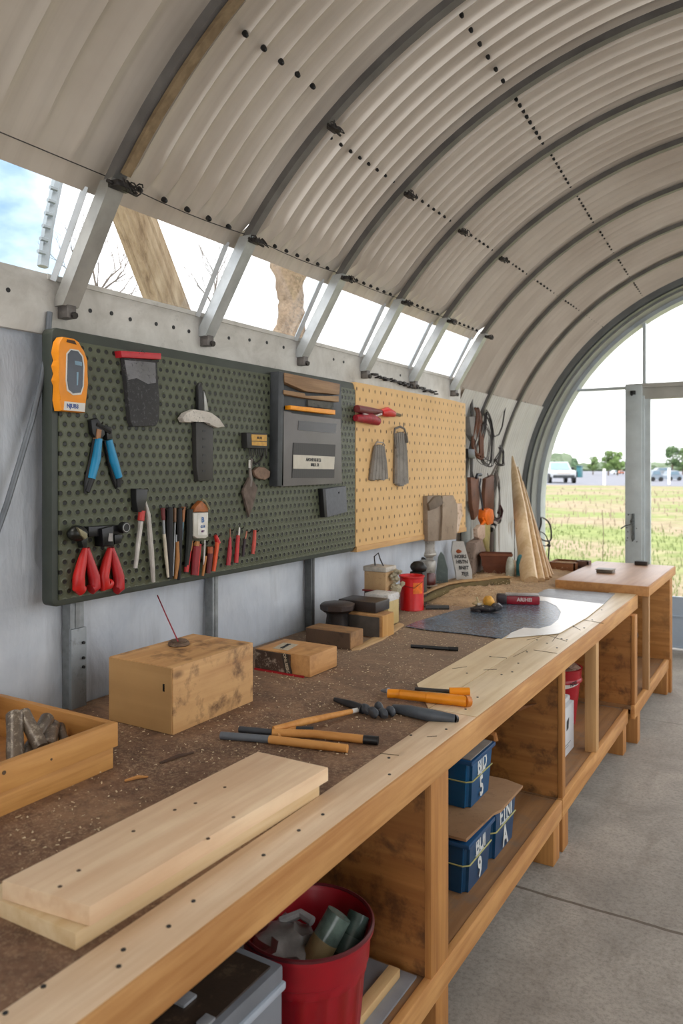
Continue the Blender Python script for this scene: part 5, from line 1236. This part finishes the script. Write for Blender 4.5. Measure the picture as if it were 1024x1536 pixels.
# blue totes
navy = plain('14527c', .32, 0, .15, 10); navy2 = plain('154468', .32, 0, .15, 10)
lw = speck('lidwood', '8d6a4a', 'a07c58', '5c4230', 30, .4, .8)
def tote(lab, x0, x1, y0, y1, z0, z1, tl, bl, m, lidm=None, band='a8a468'):
    r = thing('storage_tote', lab, 'tote', ((x0 + x1) / 2, (y0 + y1) / 2, z0), 'blue storage totes under the bench')
    b = B(); q = .012
    b.prism([(x0 + q, y0 + q, z0), (x1 - q, y0 + q, z0), (x1 - q, y1 - q, z0), (x0 + q, y1 - q, z0)], [(x0, y0, z1 - .0), (x1, y0, z1), (x1, y1, z1), (x0, y1, z1)], .0)
    bmesh.ops.bevel(b.bm, geom=[e for e in b.bm.edges if abs(e.verts[0].co.z - e.verts[1].co.z) > .05], offset=.018, segments=3, affect='EDGES')
    b.obj('tub', m, r)
    zm = z0 + (z1 - z0) * .56; f = .56; s = q * (1 - f) - .002
    b = B(); b.tube([(x0 + s + .01, y0 + s, zm), (x1 - s - .018, y0 + s, zm), (x1 - s, y0 + s + .018, zm), (x1 - s, y1 - s - .01, zm)], .0028, 6); b.obj('strap_line', plain(band, .5), r)
    b = B(); b.box(x0 - .006, x1 + .006, y0 - .006, y1 + .006, z1 - .012, z1 + .004, .005); b.obj('rim', plain('1d4a73', .35, 0, .1), r)
    if lidm:
        b = B(); b.box(x0 + .008, x1 - .004, y0 + .008, y1 - .008, z1 + .002, z1 + .008, .002); b.obj('lid_inlay', lidm, r)
    c = (y0 + y1) / 2 - .0; wh = plain('cfd2cf', .5, 0, .1, 40)
    text(tl, (z1 - z0) * .42, (x1 - .002, c, z0 + (z1 - z0) * .755), (0, 1, 0), (0, 0, 1), wh, r, sx=.85)
    b = B(); b.box(x1 - .006, x1 - .001, c - .045, c + .03, z0 + (z1 - z0) * .60, z0 + (z1 - z0) * .615); b.obj('underline', wh, r)
    text(bl, (z1 - z0) * .56, (x1 - .005, c, z0 + (z1 - z0) * .27), (0, 1, 0), (-.03, 0, 1), wh, r, sx=.8)
    return r
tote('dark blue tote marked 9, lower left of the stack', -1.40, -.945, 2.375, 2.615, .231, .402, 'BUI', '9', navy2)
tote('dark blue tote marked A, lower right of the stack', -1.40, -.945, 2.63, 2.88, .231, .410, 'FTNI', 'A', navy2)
b = B(); P = [(-1.42, 2.36), (-.95, 2.37), (-.94, 2.60), (-.925, 2.64), (-.925, 2.885), (-1.0, 2.91), (-1.42, 2.90)]
b.prism([(a, c, .4155) for a, c in P], [(a, c, .425) for a, c in P], .002); tag(b.obj('wooden_board', lw, angle=30), 'brown wooden board lying over the two lower blue totes', 'board')
tote('dark blue tote marked 5, stacked on top of the wooden board', -1.38, -1.01, 2.565, 2.80, .427, .60, 'BJD', '5', navy, speck('grlid', '7d746b', '91887e', '5d5048', 30, .4, .8))
# white carton and red buckets
r = thing('white_carton', 'white cardboard carton on the middle shelf behind the post', 'carton', (-1.15, 3.67, .23))
b = B(); b.box(-1.3, -.995, 3.42, 3.93, .231, .47, .006); b.obj('carton_body', plain('d3d6d9', .6, 0, .08, 6), r)
b = B(); b.box(-1.29, -1.01, 3.43, 3.92, .471, .50, .012); b.obj('carton_top', plain('d9dadb', .6, 0, .08, 6), r)
b = B(); b.prism([(-.9945, 3.79, .40), (-.9945, 3.83, .41), (-.9945, 3.82, .36), (-.9945, 3.785, .355)], [(-.9935, 3.79, .40), (-.9935, 3.83, .41), (-.9935, 3.82, .36), (-.9935, 3.785, .355)]); b.obj('printed_mark', plain('3a3d40', .5), r)
for q in range(2):
    b = B(); b.box(-.9945, -.9935, 3.70 , 3.86 - q * .04, .285 - q * .012, .288 - q * .012); b.obj('printed_line', plain('7d8286', .5), r)
def bucket(lab, x, y, z0, rb, rt, h, m, lbs):
    r = thing('bucket', lab, 'bucket', (x, y, z0), 'red buckets under the bench')
    b = B(); b.lathe([(rb, 0), (rb * 1.02, .008), (rb + (rt - rb) * .75, h * .75), (rt * 1.02, h * .77), (rt * 1.02, h * .81), (rt * .98, h * .83), (rt, h * .97), (rt * 1.05, h), (rt * .97, h), (rt * .93, h * .9), (.001, h * .9)], (x, y, z0), 28, cap1=False); b.obj('bucket_body', m, r)
    b = B(); b.blob((x, y, z0 + h * .97), (rt * .93, rt * .93, .035), 3, .5, 5); b.obj('shavings_fill', speck('fill', '6a5042', '8f6f5a', 'c0a593', 80, .8, .8), r)
    for (a, zf, t_) in lbs:
        cx, cy = x + rt * math.cos(a), y + rt * math.sin(a); tx, ty = -math.sin(a), math.cos(a); rr = rb + (rt - rb) * zf + .002
        cx, cy = x + (rr + .002) * math.cos(a), y + (rr + .002) * math.sin(a)
        b = B(); w_, hh = .045, .018
        b.grid(lambda i, j: (x + (rr + .0025) * math.cos(a + (i - .5) * .8), y + (rr + .0025) * math.sin(a + (i - .5) * .8), z0 + h * zf + (j - .5) * .036 + (i - .5) * .02), 8, 1); lb = b.obj('label', white, r)
        text(t_, .03, (x + (rr + .008) * math.cos(a), y + (rr + .008) * math.sin(a), z0 + h * zf), (tx, ty, .25), (0, 0, 1), dark, lb, sx=.8)
    return r
bucket('front glossy red bucket with white labels on the middle shelf', -1.17, 4.28, .231, .09, .125, .31, redp, [(-.62, .78, 'HXE'), (-1.0, .38, 'VIVI')])
bucket('rear darker red bucket behind the front one on the middle shelf', -1.36, 4.53, .231, .09, .13, .345, plain('86101c', .4, 0, .2, 15), [(-.9, .85, 'UXORE')])
# ============================================================ hanging ropes and gear on the far wall
XH = -2.085
rope = speck('rope', '5b4b3f', '7a6857', '2c241f', 90, .6, .8); leather = speck('leather', '5a3826', '74492f', '2f1d14', 30, .6, .6)
WH = lambda u, v, x=XH: (x, *px_x(u, v, x))
b = B(); b.tube([(-2.12, *px_x(700, 752, -2.12)), (-2.12, *px_x(699, 800, -2.12)), (-2.12, *px_x(699, 868, -2.12))], .036, 12)
tag(b.obj('stand_pipe', speck('oldpipe', '8b8f8a', 'a4a7a0', '8a6048', 14, .8, .6)), 'mottled grey upright pipe between the apron and the ropes', 'pipe')
b = B(); b.tube([WH(707, 597), WH(708, 640), WH(707, 700), WH(706, 765)], .012, 8); tag(b.obj('hanging_rail', plain('5d5a57', .5, .3, .3, 30)), 'thin dark upright rail from which the ropes hang', 'rail')
r = thing('gear_bag', 'grey cloth bag hanging highest beside the yellow board', 'bag', WH(703, 655))
b = B(); b.wall([(698, 625), (714, 624), (715, 650), (708, 662), (701, 650)], XH - .02, XH + .03, .008, XH); b.obj('bag_body', plain('84817c', .8, 0, .2, 20), r)
b = B(); b.wall([(694, 673), (704, 674), (705, 688), (695, 687)], XH - .02, XH + .04, .004, XH); tag(b.obj('black_box', plain('1a1a1b', .4)), 'small black box fixed beside the yellow board edge', 'box')
def coil(name, lab, cu, cv, ru, rv, n, rad, m, X=XH, seed=1, rot=0):
    rn = random.Random(seed); r = thing(name, lab, 'rope' if 'rope' in lab else 'wire', WH(cu, cv + rv, X))
    b = B()
    for q in range(n):
        b.tube(loop(cu + rn.uniform(-2, 2), cv + rn.uniform(-3, 3), ru * rn.uniform(.7, 1.05), rv * rn.uniform(.85, 1.05), X + .012 * q / n + .02, rot=rot + rn.uniform(-.06, .06)), rad, 5, close=True)
    b.obj('coils', m, r); hook_ = B(); hook_.tube([WH(cu, cv - rv + 1, X - .03), WH(cu, cv - rv, X + .04)], .004, 6); hook_.obj('hook', wire_m, r); return r
coil('rope_coil', 'thick brown rope coil hanging topmost right of the yellow board', 717, 650, 5, 38, 5, .010, leather, seed=2)
coil('wire_coil', 'thin dark wire coil in the middle of the hanging gear', 731, 658, 8, 40, 7, .0035, wire_m, seed=4)
coil('wire_coil', 'tangled thin grey wire coil behind the brown rope coil', 725, 665, 10, 30, 6, .003, plain('6a6662', .5, .3), seed=5)
coil('wire_coil', 'small round dark wire hoop at the right of the hanging gear', 750, 683, 5, 15, 3, .0045, wire_m, seed=6)
coil('wire_coil', 'long narrow grey wire loop hanging below the small round hoop', 746, 745, 5, 38, 4, .004, plain('7c756e', .5, .2), seed=8)
b = B(); b.tube([WH(758, 608), WH(753, 640), WH(748, 652), WH(741, 655), WH(737, 640), WH(733, 622), WH(728, 620), WH(725, 640), WH(722, 665)], .006, 8); tag(b.obj('black_cable', wire_m), 'looped dark cable swinging from the last roof rib', 'cable')
b = B(); b.tube([WH(745, 697), WH(737, 712), WH(730, 722), WH(725, 735)], .008, 7); b.tube([WH(747, 698), WH(740, 716), WH(734, 728)], .006, 7); tag(b.obj('grey_rope', plain('857d74', .8)), 'short grey rope running diagonally from the small hoop', 'rope')
for k, (px_, lab) in enumerate((([(706, 716), (719, 716), (720, 745), (718, 772), (712, 780), (708, 755)], 'left brown leather flap hanging below the rope coil'), ([(729, 718), (741, 712), (741, 770), (736, 778), (728, 775), (727, 745)], 'right brown leather flap hanging above the orange glove'))):
    r = thing('leather_flap', lab, 'leather', WH(px_[0][0] + 5, 778)); b = B(); b.wall(px_, XH + .0, XH + .03, .008, XH + .03); b.obj('flap', leather, r)
    b = B(); b.wtube([(px_[0][0] + 2, px_[0][1] - 8, XH + .02), (px_[0][0] + 5, px_[0][1] + 6, XH + .02)], XH, .004, 6); b.obj('loop', wire_m, r)
b = B(); b.wtube([(721, 718, XH + .04), (719, 730, XH + .04), (721, 745, XH + .04), (724, 765, XH + .04)], XH, .007, 6); b.wtube([(714, 717, XH + .04), (716, 712, XH + .04), (721, 712, XH + .04)], XH, .012, 8); tag(b.obj('metal_hook', plain('44494f', .4, .4)), 'dark steel hook between the two leather flaps', 'hook')
r = thing('orange_glove', 'bright orange glove-shaped tool end hanging above the brown bin', 'glove', WH(733, 786))
og = plain('f07410', .45, 0, .2, 30); b = B(); b.wall([(727, 765), (733, 762), (738, 764), (740, 775), (738, 786), (730, 788), (726, 778)], XH, XH + .06, .012, XH + .05); b.obj('main_piece', og, r)
b = B(); b.wtube([(732, 782, XH + .04), (725, 783, XH + .04), (720, 790, XH + .04)], XH, [.012, .014, .01], 8); b.wtube([(722, 776, XH + .04), (726, 782, XH + .04)], XH, .01, 8); b.obj('side_piece', og, r)
b = B(); b.wtube([(738, 784, XH + .04), (744, 782, XH + .04), (751, 776, XH + .04), (753, 766, XH + .04), (750, 759, XH + .04), (747, 770, XH + .04)], XH, .011, 8); tag(b.obj('maroon_strap', plain('4a1820', .5)), 'dark maroon curved strap right of the orange glove', 'strap')
r = thing('striped_knob', 'small black and white striped knob under the maroon strap', 'knob', WH(739, 793))
for q in range(4):
    b = B(); b.wtube([(742 - q * 1.6, 784 + q * 3, XH + .05), (741 - q * 1.6, 787 + q * 3, XH + .05)], XH, .022 - .002 * q, 10); b.obj('knob_ring', blackm if q % 2 else white, r)
r = thing('hand_axe', 'tool with pale yellow handle and pinkish head leaning below the orange glove', 'tool', WH(730, 830))
b = B(); b.wall([(727, 786), (736, 783), (735, 800), (733, 822), (737, 832), (730, 826), (727, 810)], XH + .02, XH + .05, .008, XH + .05); b.obj('handle', plain('c4b678', .5, 0, .2, 20), r)
b = B(); b.wall([(715, 794), (721, 787), (727, 787), (727, 806), (722, 812), (716, 806)], XH + .02, XH + .055, .008, XH + .05); b.obj('head', speck('pinkh', 'c09f8a', 'd6bfa8', '8a624c', 40, .7), r)
b = B(); b.wall([(736, 788), (741, 792), (740, 825), (736, 832), (734, 822)], XH, XH + .03, .004, XH + .03); tag(b.obj('brown_sheath', plain('4a2c20', .6)), 'slim dark brown sheath right of the pale yellow handle', 'sheath')
b = B(); b.wall([(711, 815), (722, 808), (727, 825), (729, 862), (708, 868), (709, 840)], XH, XH + .07, .014, XH + .06); tag(b.obj('mottled_sack', speck('mott', '8a7a6c', 'a0897a', '54433a', 30, .9, .8)), 'mottled brown and grey standing sack left of the brown bin', 'sack')
# ============================================================ outdoors
GZ = -.055
def bark(name, lab, pts, rad, m, grooves=14, amp=.1, seg=56, rough=.0):
    b = B(); pts = [Vector(p) for p in pts]; N_ = 26; P = []; R_ = []
    for q in range(N_):
        f = q / (N_ - 1) * (len(pts) - 1); i = min(int(f), len(pts) - 2); P.append(pts[i].lerp(pts[i + 1], f - i)); R_.append(rad[i] + (rad[i + 1] - rad[i]) * (f - i))
    b.tube(P, R_, seg)
    b.bm.verts.ensure_lookup_table()
    for q in range(N_):
        for k in range(seg):
            v = b.bm.verts[q * seg + k]; d = v.co - P[q]; a = k * 2 * PI / seg
            g = amp * (abs(math.sin(a * grooves / 2 + .8 * noise.noise(P[q] * .8))) - .5) + rough * noise.noise(v.co * 9) + rough * .6 * noise.noise(v.co * 30)
            v.co = P[q] + d * (1 + g)
    return b
tm = speck('weathered_trunk', '8a7a62', 'a4937a', '5c4630', 20, .5, .9); 
c0 = Vector((-2.62, *px_x(250, 455, -2.62))); c1 = Vector((-2.62, *px_x(196, 312, -2.62))); dd = (c1 - c0)
base = c0 - dd * ((c0.z - GZ) / dd.z); top = c1 + dd * 2.2
r = thing('dead_tree', 'pale weathered leaning tree trunk outside the second side window', 'tree', base)
def trunkmat():
    t = NT('trunk'); v = t.co((1, 1, 1)); ang = t.noise(t.co((14, 14, .9), rot=(.0, 0, 0)), 1.0, 6, .7, .2)
    t.base(t.ramp(ang, [(.3, C('584430')), (.45, C('8f7c62')), (.7, C('aa9a80'))])); t.set(.9); t.bump(ang, .5, .02); return t.m
bark('x', '', [base, top], [.11, .085], None, 22, .12).obj('trunk', trunkmat(), r)
b = B(); rn = random.Random(11)
def branch(b, p, d, L, r_, n=0):
    q = p + d * L; mid = (p + q) / 2 + Vector((rn.uniform(-.05, .05), rn.uniform(-.05, .05), rn.uniform(-.03, .06))) * L
    b.tube([p, mid, q], [r_, r_ * .8, r_ * .5], 5)
    if n < 4:
        for k in range(3):
            d2 = (d + Vector((rn.uniform(-.4, .4), rn.uniform(-.7, .7), rn.uniform(-.5, .6)))).normalized(); branch(b, mid.lerp(q, rn.random()), d2, L * .66, r_ * .5, n + 1)
for f in (.9, 1.1, 1.4): branch(b, c1 + dd * f, Vector((-.2, rn.choice([-.8, .8]), .4)).normalized(), .7, .018)
b.obj('branches', plain('6d6258', .9), r)
# bare shrub
r = thing('bare_shrub', 'leafless thin-twigged shrub outside the second side window', 'shrub', (-3.6, *[px_x(140, 400, -3.6)[0]], GZ))
b = B(); sy, sz = px_x(140, 440, -3.6); b.tube([(-3.6, sy, GZ), (-3.6, sy + .03, sz)], [.03, .018], 6)
for q in range(7): branch(b, Vector((-3.6, sy + .03, sz - .1 * (q % 3))), Vector((0, rn.uniform(-.6, .8), rn.uniform(.3, 1))).normalized(), .28, .007)
b.obj('twigs', plain('726a62', .9), r)
r = thing('bare_shrub', 'sparse leafless twigs seen at the right of the second side window', 'shrub', (-3.4, px_x(325, 400, -3.4)[0], GZ))
b = B(); sy, sz = px_x(322, 440, -3.4); b.tube([(-3.4, sy, GZ), (-3.4, sy, sz)], [.03, .014], 6)
for q in range(4): branch(b, Vector((-3.4, sy, sz - .05 * q)), Vector((0, rn.uniform(-.8, .3), rn.uniform(.2, 1))).normalized(), .22, .006)
b.obj('twigs', plain('726a62', .9), r)
# rough trunk 2
c0 = Vector((-2.72, *px_x(434, 500, -2.72))); c1 = Vector((-2.72, *px_x(432, 410, -2.72)))
r = thing('rough_trunk', 'rough brown crumbling trunk outside the third side window', 'tree', (c0.x, c0.y, GZ))
bark('x', '', [(c0.x, c0.y, GZ), c0, c0.lerp(c1, .5) + Vector((0, .02, 0)), c1, c1 + Vector((0, .05, .8))], [.11, .10, .075, .095, .085], None, 9, .05, 40, .3).obj('trunk', speck('roughbark', '8b735c', 'b09a80', '3c2a1b', 55, .9, .9, th=.48), r)
# meadow tufts
def tufts(n, yr, xr, hr, seed, gh):
    b = B(); rn = random.Random(seed)
    for q in range(n):
        y = yr[0] + (yr[1] - yr[0]) * rn.random() ** 1.6; x = rn.uniform(*xr) * (y / 8) ; h = rn.uniform(*hr); a = rn.random() * 6.3; w_ = .006 * (y / 8)
        dx, dy = math.cos(a) * w_, math.sin(a) * w_; lx, ly = rn.uniform(-.3, .3) * h, rn.uniform(-.3, .3) * h
        v0 = b.bm.verts.new((x - dx, y - dy, GZ)); v1 = b.bm.verts.new((x + dx, y + dy, GZ)); v2 = b.bm.verts.new((x + lx * .5 + dx * .7, y + ly * .5 + dy * .7, GZ + h * .6)); v3 = b.bm.verts.new((x + lx, y + ly, GZ + h)); v4 = b.bm.verts.new((x + lx * .5 - dx * .7, y + ly * .5 - dy * .7, GZ + h * .6))
        b.bm.faces.new((v0, v1, v2, v4)); b.bm.faces.new((v4, v2, v3))
    return b
tag(tufts(6000, (7.9, 22), (-3.6, 1.2), (.03, .12), 5, 0).obj('meadow_grass', plain('7f8b58', .9, 0, .35, 3, bump=0)), 'green grass blades growing in front of the glazed end', 'grass', kind='stuff')
tag(tufts(1200, (22, 60), (-4.2, 1.2), (.08, .25), 6, 0).obj('dry_grass', plain('9a8c78', .9, 0, .3, 3, bump=0)), 'dry brownish seed grass further out in the meadow', 'dry grass', kind='stuff')
def gp(u, v): return px_z(u, v, -.05)
def leafy(name, lab, u, vb, h, w_, gcol, dist=None, seed=0, group=None, n=2600, tr='6a5a48'):
    x, y = gp(u, vb); r = thing(name, lab, 'tree', (x, y, -.05), group); rn = random.Random(seed); s = h
    b = B(); cl = []
    for q in range(16):
        f = rn.random(); zc = h * (.28 + .62 * f); sp_ = w_ * .5 * (1 - abs(f - .4) * 1.1); a = rn.random() * 6.3
        cl.append((x + sp_ * .7 * math.cos(a), y + sp_ * .7 * math.sin(a), zc, h * rn.uniform(.10, .17)))
    for q in range(n):
        c = rn.choice(cl); d = Vector((rn.gauss(0, 1), rn.gauss(0, 1), rn.gauss(0, 1))).normalized(); p = Vector(c[:3]) + d * c[3] * rn.uniform(.75, 1.1)
        t1 = d.orthogonal().normalized(); t2 = d.cross(t1); t1 = (t1 + Vector((rn.uniform(-.5, .5),) * 3)).normalized(); e = h * rn.uniform(.012, .026)
        vs = [b.bm.verts.new(p + t1 * i * e + t2 * j * e) for i, j in ((-1, -.6), (1, -.6), (.8, .7), (-.8, .7))]; b.bm.faces.new(vs)
    b.obj('foliage', plain(gcol, .8, 0, .35, .6, bump=0), r, smooth=False)
    b = B(); b.tube([(x, y, -.05), (x, y, h * .5)], [h * .03, h * .015], 8)
    for c in cl[:6]: b.tube([(x, y, h * .25), c[:3]], [h * .012, h * .005], 5)
    b.obj('trunk', plain(tr, .9), r); return r
k_ = lambda v: 0
def ht(u, vb, vt):
    x, y = gp(u, vb); return 1.70 * (vb - vt) / (vb - 700.0) - .05 if vb > 700 else 5
G_ = 'small trees beyond the gravel lot'
for (u, vb, vt, wp, col_, lab, sd_) in ((889, 712, 682, 18, '6c8550', 'small round pale tree left of the big bushy clump outside', 1), (912, 713, 676, 24, '6c874a', 'left tree of the bushy clump left of the door post', 2), (926, 713, 674, 24, '728e4e', 'right tree of the bushy clump left of the door post', 3),
        (1008, 712, 668, 22, '5d794c', 'left tree of the pair seen through the glass door', 4), (1024, 712, 672, 22, '6f8a55', 'right tree of the pair at the picture edge', 5), (861, 712, 684, 6, '6f8a68', 'thin conifer behind the white pickup', 6)):
    x, y = gp(u, vb); m_ = dep(x, y) / F; leafy('tree', lab, u, vb, ht(u, vb, vt), wp * m_, col_, seed=sd_, group=G_)
b = B(); rn = random.Random(2)
for q in range(90):
    u = 790 + q * 3.4; x, y = px_z(u, 706.5, -.04); hh = rn.uniform(2.5, 6) if u < 850 else rn.uniform(1, 3)
    b.blob((x, y, hh * .4), (5, 4, hh * .75), 2, .4, 2.5, seed=q)
tag(b.obj('hedgerow', speck('hedge', '5f6e58', '75836a', '4e5c48', .5, .4, .9)), 'distant low grey-green hedgerow along the horizon', 'hedge', kind='stuff')
# pickup
x, y = gp(836, 724); M_ = Matrix.Translation((x, y, -.05)) @ Matrix.Rotation(math.radians(26), 4, 'Z') @ Matrix.Scale(1.28, 4)
pk_ = thing('pickup_truck', 'white pickup truck facing the viewer on the gravel lot', 'truck', (x, y, -.05))
wp_ = plain('babec3', .3, 0, .05, 3)
def bx(name, m, *a, bev=.05, par=pk_): b = B(); b.box(*a, bev, M_); return b.obj(name, m, par)
bx('lower_body', wp_, -.95, .95, -2.6, 2.6, .45, 1.05, bev=.12)
b = B(); b.prism([M_ @ Vector(p) for p in ((-.9, -1.2, 1.02), (.9, -1.2, 1.02), (.9, 1.0, 1.02), (-.9, 1.0, 1.02))], [M_ @ Vector(p) for p in ((-.72, -.5, 1.72), (.72, -.5, 1.72), (.72, .8, 1.72), (-.72, .8, 1.72))]); b.obj('cab', wp_, pk_)
gd_ = plain('7f97a3', .1, 0, .1, 3)
b = B(); b.prism([M_ @ Vector(p) for p in ((-.8, -1.19, 1.08), (.8, -1.19, 1.08), (.66, -.58, 1.66), (-.66, -.58, 1.66))], [M_ @ Vector(p) for p in ((-.8, -1.23, 1.08), (.8, -1.23, 1.08), (.66, -.62, 1.66), (-.66, -.62, 1.66))]); b.obj('windshield', gd_, pk_)
b = B(); b.prism([M_ @ Vector(p) for p in ((.905, -1.0, 1.08), (.905, .8, 1.08), (.75, .7, 1.64), (.75, -.45, 1.64))], [M_ @ Vector(p) for p in ((.925, -1.0, 1.08), (.925, .8, 1.08), (.77, .7, 1.64), (.77, -.45, 1.64))]); b.obj('side_window', gd_, pk_)
bx('front_bumper', plain('2e3338', .5), -.85, .85, -2.68, -2.55, .42, .66); bx('grille', plain('c0b6b0', .4), -.5, .5, -2.63, -2.58, .74, .86, bev=.01)
for sx_ in (-1, 1): bx('headlight', plain('cfd3d6', .2), sx_ * .75 - .12, sx_ * .75 + .12, -2.63, -2.58, .76, .92, bev=.02)
bx('mirror', dark, .92, 1.12, -1.0, -.85, 1.1, 1.3)
for wx in (-.95, .95):
    for wy in (-1.7, 1.6):
        b = B(); b.cyl(M_ @ Vector((wx - .12, wy, .38)), M_ @ Vector((wx + .12, wy, .38)), .5, seg=20); b.obj('wheel', dark, pk_)
# teal shed, posts, other vehicles
x, y = gp(868.5, 716); m_ = dep(x, y) / F
r = thing('teal_cabin', 'small teal upright cabin right of the white pickup', 'cabin', (x, y, -.05)); b = B(); b.box(x - 3 * m_, x + 3 * m_, y - .5, y + 1, -.05, 15 * m_, .1); b.obj('cabin_body', plain('2c6c74', .5), r); b = B(); b.box(x - 3.3 * m_, x + 3.3 * m_, y - .6, y + 1.1, 15 * m_, 17 * m_, .1); b.obj('cabin_roof', plain('245a63', .5), r)
b = B(); b.box(x - 3.2 * m_, x - 1.2 * m_, y - .56, y - .5, -.05, 8 * m_); b.obj('cabin_door', plain('1d3038', .5), r)
for u, vb, vt, lab in ((906, 728, 703, 'white marker post outside left of the door post'), (1003, 727, 702, 'white marker post outside seen through the glass door')):
    x, y = gp(u, vb); m_ = dep(x, y) / F; b = B(); b.box(x - 1.9 * m_, x + 1.9 * m_, y - .08, y + .08, -.05, EYE - (vt - 700) * m_, .02); tag(b.obj('marker_post', plain('e6e6e4', .5, 0, .05)), lab, 'post')
x, y = px_z(903, 850, GZ); b = B(); b.tube([(x, y, GZ), (x + .02, y, .5), (x, y, EYE - 65 * dep(x, y) / F)], .006, 6); tag(b.obj('plant_stake', plain('6d5f50', .8)), 'thin bare stake standing in the meadow left of the door post', 'stake')
def car(lab, u, vb, vt, wp, col_, name='parked_car'):
    x, y = gp(u, vb); m_ = dep(x, y) / F; w2 = wp / 2 * m_; h = (vb - vt) * m_; r = thing(name, lab, 'car', (x, y, -.05), 'vehicles on the far lot')
    X = Vector((CS, SN, 0)); Y = Vector((-SN, CS, 0)); o = Vector((x, y, -.05)); pr_ = [(-1, .15), (-1, .5), (-.75, .58), (-.5, .95), (.45, 1), (.7, .6), (1, .5), (1, .15)]
    b = B(); b.prism([o + X * a * w2 + Vector((0, 0, c * h)) for a, c in pr_], [o + X * a * w2 + Y * 1.9 + Vector((0, 0, c * h)) for a, c in pr_], .05); b.obj('car_body', plain(col_, .35), r)
    b = B(); q = [(-.62, .6), (-.45, .88), (.4, .92), (.58, .6)]; b.prism([o + X * a * w2 - Y * .03 + Vector((0, 0, c * h)) for a, c in q], [o + X * a * w2 - Y * .0 + Vector((0, 0, c * h)) for a, c in q]); b.obj('car_window', plain('6f8796', .2), r)
    for a in (-.6, .6):
        b = B(); c = o + X * a * w2 + Vector((0, 0, .2 * h)); b.cyl(c - Y * .05, c + Y * .2, .2 * h, seg=14); b.obj('wheel', dark, r)
car('pale grey car nearest the door post seen through the glass door', 985, 722, 705, 20, '7d8a95'); car('dark grey van parked at the right beyond the glass door', 1012, 721, 706, 22, '7f8c98'); car('long low grey trailer-like car behind the others at right', 998, 712, 701, 40, '858d93'); car('small orange car on the gravel lot left of the door post', 932, 711, 705.5, 8, 'c2785a'); car('small white car beside the orange one on the lot', 923, 711.5, 705.5, 7, 'd6d8d8')
